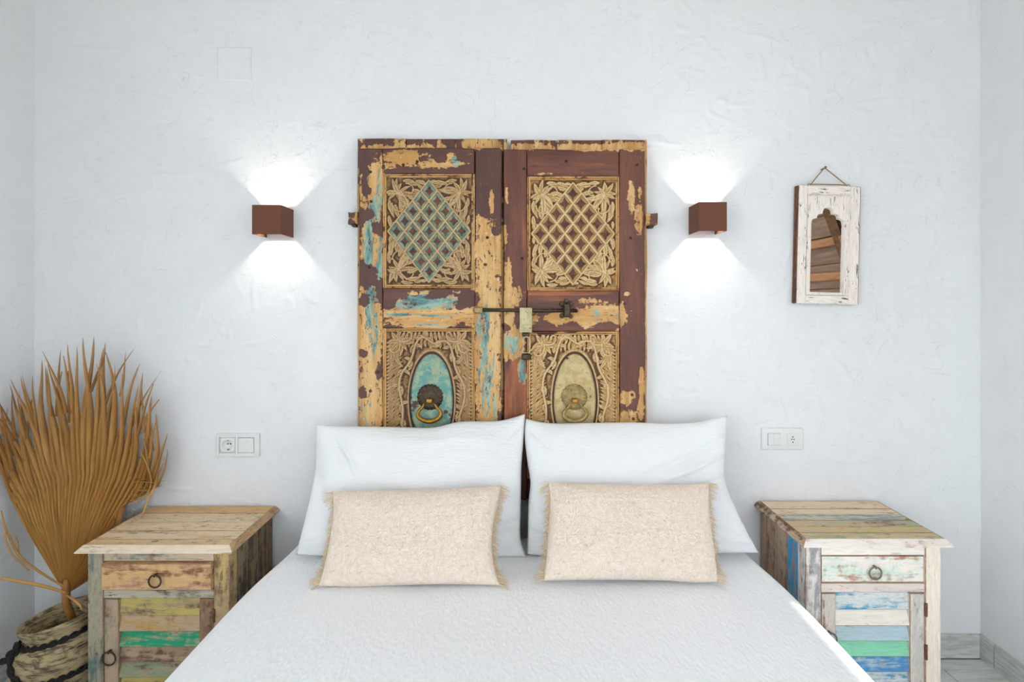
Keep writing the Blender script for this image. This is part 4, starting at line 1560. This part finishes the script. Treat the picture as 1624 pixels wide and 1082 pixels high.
# ------------------------------------------------------------------ pillows and cushions
def on_plane(px, py, ya, za, k):
    a = (px - VPX) / F_PX
    b = (VPY - py) / F_PX
    t = (-CAM.y + ya + k * (CAM.z - za)) / (1 - k * b)
    return np.stack([CAM.x + a * t, CAM.y + t, CAM.z + b * t], -1)


def resample(pts, n):
    pts = np.array(pts, float)
    # Catmull-Rom then even spacing
    out = []
    m = len(pts)
    for i in range(m - 1):
        p0, p1, p2, p3 = pts[max(i - 1, 0)], pts[i], pts[i + 1], pts[min(i + 2, m - 1)]
        for t in np.linspace(0, 1, 12, endpoint=False):
            out.append(0.5 * (2 * p1 + (p2 - p0) * t + (2 * p0 - 5 * p1 + 4 * p2 - p3) * t * t + (3 * p1 - p0 - 3 * p2 + p3) * t ** 3))
    out.append(pts[-1])
    out = np.array(out)
    d = np.concatenate([[0], np.cumsum(np.hypot(*np.diff(out, axis=0).T))])
    u = np.linspace(0, d[-1], n)
    return np.stack([np.interp(u, d, out[:, 0]), np.interp(u, d, out[:, 1])], -1)


def coons(top, right, bottom, left, nu, nv):
    T, B = resample(top, nu), resample(bottom, nu)       # both left -> right
    L, R = resample(left, nv), resample(right, nv)       # both top -> bottom
    u = np.linspace(0, 1, nu)[None, :, None]
    v = np.linspace(0, 1, nv)[:, None, None]
    S = (1 - v) * T[None] + v * B[None] + (1 - u) * L[:, None] + u * R[:, None]
    S -= (1 - u) * (1 - v) * T[0] + u * (1 - v) * T[-1] + (1 - u) * v * B[0] + u * v * B[-1]
    return S


def cushion_mesh(name, outline, plane, tf, tb_, mat, nu, nv, relief, label, cat, group, pw=0.42, expo=2.0):
    S = coons(*outline, nu, nv)
    P = on_plane(S[..., 0], S[..., 1], *plane)
    k = plane[2]
    nrm = np.array([0, -1, k]) / math.hypot(1, k)
    u = np.linspace(-1, 1, nu)[None, :]
    v = np.linspace(-1, 1, nv)[:, None]
    prof = (np.clip(1 - np.abs(u) ** expo, 0, 1) * np.clip(1 - np.abs(v) ** expo, 0, 1)) ** pw
    Fr = P + nrm * (tf * prof + relief(u, v, nu, nv) * np.clip(prof * 3, 0, 1))[..., None]
    Bk = P - nrm * (tb_ * prof)[..., None]
    # one closed shell: front grid, back grid, joined along the seam
    n, m = nv, nu
    co = np.concatenate([Fr.reshape(-1, 3), Bk.reshape(-1, 3)])
    idx = np.arange(n * m).reshape(n, m)
    qf = np.stack([idx[:-1, :-1], idx[1:, :-1], idx[1:, 1:], idx[:-1, 1:]], -1).reshape(-1, 4)
    qb = qf[:, ::-1] + n * m
    faces = np.concatenate([qf, qb])
    c = P.reshape(-1, 3).mean(0)
    c[2] = P[..., 2].min()
    me = bpy.data.meshes.new(name)
    me.from_pydata((co - c).tolist(), [], faces.tolist())
    bm = bmesh.new()
    bm.from_mesh(me)
    bmesh.ops.remove_doubles(bm, verts=bm.verts, dist=1e-5)
    bm.to_mesh(me)
    bm.free()
    me.polygons.foreach_set('use_smooth', [True] * len(me.polygons))
    o = link_mesh(name, me, mat)
    o.location = c
    ROOT[o] = Vector(c)
    tag(o, label, cat, group)
    return o, P, nrm


def pillow_relief(seed, crease):
    def f(u, v, nu, nv):
        a = 0.0035 * fnoise((nv, nu), (nv / 9, nu / 14), seed) + 0.0014 * fnoise((nv, nu), (nv / 26, nu / 30), seed + 1)
        out = a
        for (uc, vc, ang, ln, wd, amp) in crease:
            ca, sa = math.cos(ang), math.sin(ang)
            s = (u - uc) * ca + (v - vc) * sa
            w = -(u - uc) * sa + (v - vc) * ca
            out = out + 1.7 * amp * np.exp(-(s / ln) ** 2) * np.exp(-(w / wd) ** 2)
        return out
    return f


PPL = (-0.250, 0.488, 0.395)
cL = [(-.72, -.55, 1.15, .30, .045, -.010), (-.62, -.45, 1.25, .28, .04, .007), (-.85, .1, 1.3, .5, .06, -.006), (-.55, .2, 1.5, .5, .08, .006), (.85, .55, -.5, .3, .06, -.009), (.75, .8, -.35, .3, .05, .007),
      (.9, -.8, -.9, .25, .05, -.007), (-.9, .8, -.2, .3, .06, .006), (0.2, -.75, .1, .4, .08, .004)]
cR = [(.55, -.45, -.55, .45, .05, -.010), (.62, -.30, -.5, .4, .045, .009), (.75, -.05, -.35, .3, .05, -.007), (.8, .1, -.25, .25, .05, .005), (-.9, .7, .5, .3, .06, -.008), (-.85, .5, 1.2, .3, .05, .006),
      (.9, .8, .3, .3, .06, .006), (-.9, -.8, .9, .3, .05, -.006)]
pL, _, _ = cushion_mesh('pillow', (
    [(501, 673), (540, 676), (600, 677), (650, 678), (690, 678), (730, 669), (785, 668), (812, 663), (833, 656)],
    [(833, 656), (830, 700), (827, 740), (826, 790), (825, 840), (827, 862), (835, 884)],
    [(470, 880), (560, 884), (660, 885), (760, 884), (835, 884)],
    [(501, 673), (502, 705), (501, 740), (496, 775), (488, 808), (480, 842), (470, 880)]), PPL, .075, .055, M_PILLOW, 150, 100,
    pillow_relief(301, cL), 'large white pillow leaning on the turquoise-oval door, left side of bed', 'pillow', 'white pillows against the headboard', 0.40)
pR, _, _ = cushion_mesh('pillow', (
    [(834, 664), (870, 671), (930, 671), (1000, 670), (1060, 672), (1105, 670), (1130, 664), (1153, 660)],
    [(1153, 660), (1150, 695), (1147, 730), (1149, 765), (1163, 800), (1181, 838), (1203, 877)],
    [(836, 880), (900, 882), (1000, 880), (1100, 878), (1203, 877)],
    [(834, 664), (832, 690), (836, 730), (841, 765), (838, 800), (837, 850), (836, 880)]), PPL, .075, .055, M_PILLOW, 150, 100,
    pillow_relief(341, cR), 'large white pillow leaning on the cream-oval door, right side of bed', 'pillow', 'white pillows against the headboard', 0.40)


def m_boucle():
    k = Nodes('cream_boucle_weave')
    v = k.coord(rand=True)
    nb = k.vor(v, 230)
    wv = k.noise(k.coord((1, 0.15, 0.15)), 420, 3, 0.5)
    wh = k.noise(k.coord((0.15, 1, 1)), 420, 3, 0.5)
    n = k.noise(v, 90, 4, 0.6)
    c = k.mix(k.rng(n, 0.3, 0.7), C(242, 219, 196), C(252, 235, 216))
    c = k.mix(k.rng(nb, 0.10, 0.40, 0.7, 0), c, C(254, 246, 234))
    c = k.mix(k.rng(k.math('MULTIPLY', wv, wh), 0.30, 0.40, 0, 0.25), c, C(206, 184, 156))
    h = k.math('SUBTRACT', k.math('ADD', wv, wh), k.math('MULTIPLY', nb, 1.2))
    return k.done(c, 0.9, k.bump(h, 0.8, 0.0030), 0, **{'Sheen Weight': 0.2})


M_BOUCLE = m_boucle()
M_FRINGE = m_plain('peach_cotton_fringe', C(250, 224, 186), 0.9, 0, 0.06, 200, 0.2)


def boucle_relief(seed):
    def f(u, v, nu, nv):
        r_ = 0.0022 * fnoise((nv, nu), (nv / 8, nu / 12), seed)
        warp = fnoise((nv, nu), (14, 0.9), seed + 1) * 0.00035
        weft = fnoise((nv, nu), (0.9, 14), seed + 2) * 0.0003
        nub = fnoise((nv, nu), (1.5, 1.1), seed + 3)
        ropes = 0.0007 * np.clip(fnoise((nv, nu), (40, 0.8), seed + 4) - 1.4, 0, 2) * (u > 0.1)
        return r_ + warp + weft + 0.0022 * np.clip(nub - 0.8, 0, 2.5) + ropes
    return f


CPL = (-0.428, 0.490, 0.655)


def fringe(parent, P, nrm, side, seed, n=170):
    rnd = random.Random(seed)
    col = P[:, 0] if side < 0 else P[:, -1]
    bm = bmesh.new()
    nv = len(col)
    for i in range(n):
        t = i / (n - 1)
        clump = 0.5 + 0.5 * math.sin(t * 40 + seed) * math.sin(t * 17 + 1.3 * seed)
        f = t * (nv - 1)
        j = min(int(f), nv - 2)
        p = Vector(col[j] * (1 - f + j) + col[j + 1] * (f - j))
        ln = 0.010 + 0.012 * clump + rnd.uniform(0, 0.008)
        if t < 0.10 or t > 0.90:
            ln += 0.010
        dz = rnd.uniform(-0.8, 0.15)
        if t > 0.9:
            dz = rnd.uniform(-0.35, 0.1)
        d = Vector((side * (0.8 + 0.5 * clump), rnd.uniform(-.5, .3), dz)).normalized()
        p -= d * 0.003
        p.y += rnd.uniform(-.004, .004)
        pts = [p, p + d * ln * .4 + Vector((0, 0, rnd.uniform(-.002, .003))), p + d * ln * .75 + Vector((0, rnd.uniform(-.003, .003), rnd.uniform(-.004, .002))),
               p + d * ln + Vector((rnd.uniform(-.002, .002), rnd.uniform(-.004, .004), -0.003 - rnd.uniform(0, .004)))]
        for q in pts:
            q.z = max(q.z, BZ + 0.004)
        tube(pts, [.0012, .0012, .0010, .0005], 4, False, bm) if False else quick_tube(bm, pts, [.0013, .0013, .0011, .0006])
    o = part('fringe', bm, M_FRINGE, parent, True)
    o['kind'] = 'stuff'
    return o


def quick_tube(bm, pts, rad):
    rings = []
    for i, p in enumerate(pts):
        rings.append([bm.verts.new(p + Vector((0, math.cos(a) * rad[i], math.sin(a) * rad[i]))) for a in (0.5, 2.6, 4.7)])
    for i in range(len(pts) - 1):
        for k in range(3):
            bm.faces.new((rings[i][k], rings[i][(k + 1) % 3], rings[i + 1][(k + 1) % 3], rings[i + 1][k]))
    bm.faces.new(rings[-1])


c1, P1, n1_ = cushion_mesh('cushion', (
    [(528, 780), (600, 779), (700, 777), (760, 773), (795, 770)],
    [(795, 770), (790, 800), (783, 830), (780, 865), (784, 900), (793, 929)],
    [(506, 930), (570, 931), (650, 928), (720, 927), (793, 929)],
    [(528, 780), (530, 815), (524, 860), (515, 900), (506, 930)]), CPL, .058, .042, M_BOUCLE, 280, 160,
    boucle_relief(401), 'cream boucle cushion with fringed sides before the left white pillow', 'cushion', 'fringed boucle cushions', 0.36, 2.6)
fringe(c1, P1, n1_, -1, 3)
fringe(c1, P1, n1_, 1, 4)
c2, P2, n2_ = cushion_mesh('cushion', (
    [(869, 765), (940, 769), (1040, 770), (1090, 769), (1124, 766)],
    [(1124, 766), (1124, 810), (1128, 850), (1133, 890), (1138, 923)],
    [(862, 921), (960, 920), (1050, 921), (1100, 924), (1138, 923)],
    [(869, 765), (872, 800), (869, 850), (866, 890), (862, 921)]), CPL, .058, .042, M_BOUCLE, 280, 160,
    boucle_relief(431), 'cream boucle cushion with fringed sides before the right white pillow', 'cushion', 'fringed boucle cushions', 0.36, 2.6)
fringe(c2, P2, n2_, -1, 5)
fringe(c2, P2, n2_, 1, 6)

# ------------------------------------------------------------------ vase with rope
VX, VY = -1.455, -0.218


def m_vase():
    k = Nodes('whitewashed_rough_terracotta')
    v = k.coord((1, 1, 1))
    vh = k.coord((0.5, 0.5, 3.0))
    n1 = k.noise(vh, 34, 7, 0.7, 0.5)
    n2 = k.noise(v, 20, 6, 0.65)
    st = k.noise(vh, 70, 4, 0.6)
    c = k.mix(k.rng(n1, 0.38, 0.56), C(94, 78, 60), C(190, 168, 126))
    c = k.mix(k.rng(n2, 0.55, 0.68), c, C(90, 82, 72))
    c = k.mix(k.rng(st, 0.60, 0.68), c, C(58, 50, 42))
    c = k.mix(k.rng(n2, 0.30, 0.40, 0.6, 0), c, C(206, 192, 160))
    b = k.bump(st, 0.5, 0.004)
    b = k.bump(n1, 0.5, 0.004, b)
    return k.done(c, 0.85, b)


M_VASE = m_vase()
M_ROPE = m_plain('black_rope', C(34, 30, 28), 0.85, 0, 0.2, 220, 0.5)
vase = thing('vase', 'rough whitewashed clay vase with black rope, in the corner by the tan nightstand', 'vase', (VX, VY, 0))
prof = [(0.0, 0.012), (0.085, 0.0), (0.10, 0.004), (0.125, 0.05), (0.140, 0.10), (0.1445, 0.15), (0.142, 0.19), (0.132, 0.220), (0.118, 0.238), (0.108, 0.246), (0.106, 0.252), (0.112, 0.262),
        (0.120, 0.276), (0.1235, 0.286), (0.1225, 0.290), (0.118, 0.290), (0.110, 0.280), (0.098, 0.262), (0.090, 0.25), (0.095, 0.22), (0.100, 0.15), (0.0, 0.13)]
nseg = 72
th = np.linspace(0, 2 * PI, nseg, endpoint=False)
P = np.zeros((len(prof), nseg, 3))
for i, (r0, z0) in enumerate(prof):
    r0 = r0 * 0.875
    wob = 1 + 0.012 * np.sin(2 * th + 0.5) + 0.008 * np.sin(5 * th + i)
    P[i, :, 0] = VX + r0 * wob * np.cos(th)
    P[i, :, 1] = VY + r0 * wob * np.sin(th)
    P[i, :, 2] = z0 + sst(np.array(z0), 0.15, 0.26) * (0.30 * r0 * np.cos(th) * 0.62)     # mouth tips up to the right
body = grid_obj('vase_body', P, M_VASE, vase, wrap=True)
body.data.flip_normals()
# rope round the neck, knot on the left front, hanging loop over the shoulder


def twisted(pts, r, name, parent):
    t = bmesh.new()
    for s in (0, PI):
        pp = []
        for i, p in enumerate(pts):
            a = i * 0.9 + s
            pp.append(Vector(p) + Vector((math.cos(a) * r * .5, math.sin(a) * r * .35, math.sin(a) * r * .5)))
        tube(pp, r * 0.62, 6, False, t)
    return part(name, t, M_ROPE, parent, True)


def neck(a, r, z):
    return (VX + r * math.cos(a), VY + r * math.sin(a), z + 0.30 * r * math.cos(a) * 0.62 * float(sst(np.array(z), 0.15, 0.26)))


rp = twisted([neck(a, 0.1005, 0.240) for a in np.linspace(-2.2, -2.2 + 2 * PI - 0.02, 90)], 0.0085, 'rope', vase)
kp = Vector(neck(-2.2, 0.108, 0.228))
loop = []
for s in np.linspace(0, 1, 40):
    a = -2.17 + s * 1.9
    z = 0.222 - 0.078 * math.sin(PI * 0.5 * min(1, s * 2.6)) + 0.012 * s
    rr = float(np.interp(z, [0.05, 0.10, 0.15, 0.19, 0.22, 0.238, 0.25], [0.125, 0.14, 0.1445, 0.142, 0.132, 0.118, 0.112])) * 0.875 + 0.0075
    loop.append(neck(a, rr, z))
twisted(loop, 0.0085, 'rope', vase)
t = bmesh.new()
for (dx, dz, r_, ax) in ((0, 0, .017, 'x'), (0.004, -.006, .015, 'y'), (-.005, .004, .014, 'z')):
    tube(ring_pts(kp + Vector((dx, -0.006, dz)), r_ * .8, ax, 14), .0075, 6, True, t)
tube([kp + Vector((-.004, -.006, 0)), kp + Vector((-.015, -.012, -.012)), kp + Vector((-.032, -.014, -.016)), kp + Vector((-.038, -.012, -.018))], [.008, .009, .010, .007], 8, False, t)
tube([kp + Vector((0, -.004, .004)), kp + Vector((.002, -.004, .024)), kp + Vector((.002, 0, .034))], [.008, .008, .007], 8, False, t)
part('rope_knot', t, M_ROPE, vase, True)


# ------------------------------------------------------------------ dried fan palm leaf
def m_palm():
    k = Nodes('dried_palm_brown')
    oi = k.new('ShaderNodeObjectInfo')
    t = k.attr('along')
    cv = k.new('ShaderNodeCombineXYZ')
    k.put(cv.inputs[0], k.math('MULTIPLY', k.attr('cross'), 0.55))
    k.put(cv.inputs[1], k.math('MULTIPLY', t, 1.1))
    k.put(cv.inputs[2], k.math('MULTIPLY', oi.outputs['Random'], 30.0))
    n = k.noise(cv.outputs[0], 5, 6, 0.65)
    n2 = k.noise(k.coord(), 14, 4, 0.6)
    c = k.mix(k.rng(n, 0.3, 0.7), C(164, 116, 56), C(222, 172, 102))
    c = k.mix(k.rng(k.math('ADD', t, k.math('MULTIPLY', k.math('SUBTRACT', n2, .5), .8)), 0.35, 0.85, 0, 0.55), c, C(164, 116, 70))
    c = k.mix(k.math('MULTIPLY', oi.outputs['Random'], 0.45), c, C(200, 146, 72))
    c = k.mix(k.rng(n, 0.60, 0.72, 0, 0.6), c, C(96, 58, 22))
    mg = k.rng(k.math('ABSOLUTE', k.attr('cross')), 0.35, 1.0, 0.0, 0.62)  # dry brown leaflet margins, doubling as pleat shade painted into the valleys
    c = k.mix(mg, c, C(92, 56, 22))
    return k.done(c, 0.55, k.bump(n, 0.3, 0.001))


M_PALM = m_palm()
M_PETIOLE = m_wood('palm_stalk', C(150, 98, 44), C(176, 122, 64), 2, 40)
BX, BYp, BZp = -1.440, -0.222, 0.350
palm = thing('dried_palm_leaf', 'large dried brown fan palm leaf standing in the clay vase', 'palm leaf', (BX, BYp, BZp))
part('stalk', tube([(VX + .02, VY + .01, 0.136), (VX + 0.03, VY + .01, 0.25), (BX, BYp + .002, BZp - .03), (BX, BYp, BZp + .02), (BX, BYp, BZp + .05)], [0.011, 0.011, 0.0115, 0.012, 0.006], 10), M_PETIOLE, palm, True)


def fan_point(r, th, side_off, fold):
    """point of the fan: radius r, angle th from upright, fold = out-of-plane pleat"""
    x = BX + r * math.sin(th)
    z = BZp + r * math.cos(th)
    y = BYp + 0.10 * min(1.0, r / 0.35) + 0.03 * r - fold
    if th > 0.2:
        y += 0.035 * min(1.0, r / 0.25) * min(1, (th - 0.2) / 0.3)
    # keep clear of the nightstand's side until above its top
    xm = -1.338 + max(0.0, z - 0.585) * 1.8 - 0.012 * (1.0 - min(1, th / 1.0))
    if x > xm:
        over = x - xm
        x = xm
        z += over * 0.75
    # keep clear of the left wall
    xl = XL + 0.022 + 0.02 * abs(math.sin(th * 9))
    if x < xl:
        over = xl - x
        x = xl
        y -= over * 0.85
        z += over * 0.25
    y = min(y, -0.022 - max(0, fold) * 0.5)
    return Vector((x, y, z))


def leaf_len(th):
    d = math.degrees(th)
    xs = [-100, -80, -60, -40, -25, -12, 0, 10, 20, 30, 40, 50, 62]
    ls = [.42, .50, .56, .68, .75, .80, .82, .76, .67, .56, .40, .36, .33]
    return float(np.interp(d, xs, ls))


NL = 45
rp_ = random.Random(21)
A0, A1 = math.radians(-47), math.radians(58)
for i in range(NL):
    t0 = (i + 0.5) / NL
    th = A0 + (A1 - A0) * t0
    dth = (A1 - A0) / NL
    L = leaf_len(th) * rp_.uniform(0.93, 1.04)
    split = rp_.uniform(0.50, 0.64) * L
    bend = rp_.uniform(-0.055, 0.055)
    curl = rp_.uniform(-0.05, 0.03)
    fork = rp_.random() < 0.8
    wav = rp_.uniform(0, 6.3)
    nrow = 26
    bm = bmesh.new()
    rows = []
    al, cr_ = [], []
    def ribbon(lo, hi, ang_extra, wmul, curl2):
        rows_ = []
        for k in range(nrow + 1):
            q = lo + (hi - lo) * k / nrow
            w_ang = dth * 0.5 * 1.06
            half = q * math.tan(w_ang)
            fold = 0.019 * min(1.0, q / 0.25)
            if q > split:
                s = (q - split) / (L - split + 1e-6)
                half = split * math.tan(w_ang) * max(0.03, max(0.0, 1 - s) ** 0.52) * (0.9 + 0.1 * wmul)
                if wmul < 1:
                    half *= 0.6 * min(1.0, 0.08 + (q - lo) / 0.07)
                fold *= (1 - s)
            s = max(0.0, (q - split * 0.9) / (L - split * 0.9))
            a = th * (1 - 0.20 * s ** 1.2) + bend * s ** 1.5 + ang_extra * s ** 1.4 + 0.010 * math.sin(6.5 * s + wav) * s
            yoff = curl2 * s * s
            row = []
            for e in (-1, 0, 1):
                aa = a + e * half / max(q, 0.02)
                p = fan_point(q, aa, e, (fold if e == 0 else -fold * 0.35) + 0.0)
                p.y = min(p.y + yoff, -0.02)
                row.append(bm.verts.new(p))
                al.append(q / L)
                cr_.append(e)
            rows_.append(row)
        for k in range(nrow):
            for e in range(2):
                bm.faces.new((rows_[k][e], rows_[k][e + 1], rows_[k + 1][e + 1], rows_[k + 1][e]))
    ribbon(0.012, L, 0.0, 1.0, curl)
    if fork:
        lo_ = split + (L - split) * rp_.uniform(0.2, 0.5)
        ribbon(lo_, L * rp_.uniform(0.93, 1.03), rp_.choice((-1, 1)) * rp_.uniform(0.05, 0.11), 0.5, rp_.uniform(-.05, .02))
    bmesh.ops.recalc_face_normals(bm, faces=bm.faces)
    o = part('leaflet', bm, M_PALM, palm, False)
    at = o.data.attributes.new('along', 'FLOAT', 'POINT')
    at.data.foreach_set('value', np.array(al, dtype=np.float32))
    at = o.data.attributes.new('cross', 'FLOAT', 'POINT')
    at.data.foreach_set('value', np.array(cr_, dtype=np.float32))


# a few curled dead leaflets hanging at the sides
def curl_strip(pts, w, name='curled_leaflet'):
    pts = [Vector(p) for p in pts]
    sm = []
    for i in range(len(pts) - 1):
        p0, p1, p2, p3 = [pts[min(max(i + d, 0), len(pts) - 1)] for d in (-1, 0, 1, 2)]
        for t in (0, .2, .4, .6, .8):
            sm.append(0.5 * ((2 * p1) + (-p0 + p2) * t + (2 * p0 - 5 * p1 + 4 * p2 - p3) * t * t + (-p0 + 3 * p1 - 3 * p2 + p3) * t ** 3))
    sm.append(pts[-1])
    n = len(sm)
    rad = [w * (0.35 + 0.65 * math.sin(PI * (0.15 + 0.8 * i / (n - 1)))) for i in range(n)]
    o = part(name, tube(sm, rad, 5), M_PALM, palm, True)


def W3(px, py, d):
    x, z = px3(px, py, d)
    return (x, d - 1.91, z)


curl_strip([W3(104, 940, 1.665), W3(70, 930, 1.63), W3(30, 922, 1.60), W3(-10, 915, 1.58)], .0052)
curl_strip([W3(100, 930, 1.68), W3(60, 905, 1.72), W3(30, 880, 1.75), W3(10, 840, 1.76), W3(2, 810, 1.76)], .0042)
curl_strip([W3(46, 905, 1.74), W3(24, 885, 1.75), W3(14, 870, 1.74), W3(8, 850, 1.75), W3(12, 838, 1.75)], .0030)
curl_strip([W3(30, 880, 1.76), W3(28, 860, 1.75), W3(22, 850, 1.74), W3(14, 854, 1.75)], .0025)
curl_strip([W3(106, 945, 1.655), W3(118, 952, 1.63), W3(128, 962, 1.625), W3(130, 968, 1.63)], .004)
curl_strip([W3(222, 830, 1.79), W3(232, 800, 1.80), W3(245, 772, 1.81), W3(247, 765, 1.82)], .0035)
curl_strip([W3(205, 800, 1.78), W3(228, 790, 1.80), W3(240, 765, 1.81), W3(232, 735, 1.80), W3(222, 715, 1.79)], .0030)
for (a, b) in (((2, 700), (22, 648)), ((-2, 672), (20, 640)), ((6, 690), (24, 662)), ((0, 640), (12, 628))):
    curl_strip([W3(a[0], a[1], 1.83), W3((a[0] + b[0]) / 2 + 1, (a[1] + b[1]) / 2, 1.835), W3(b[0], b[1], 1.84)], .0028)
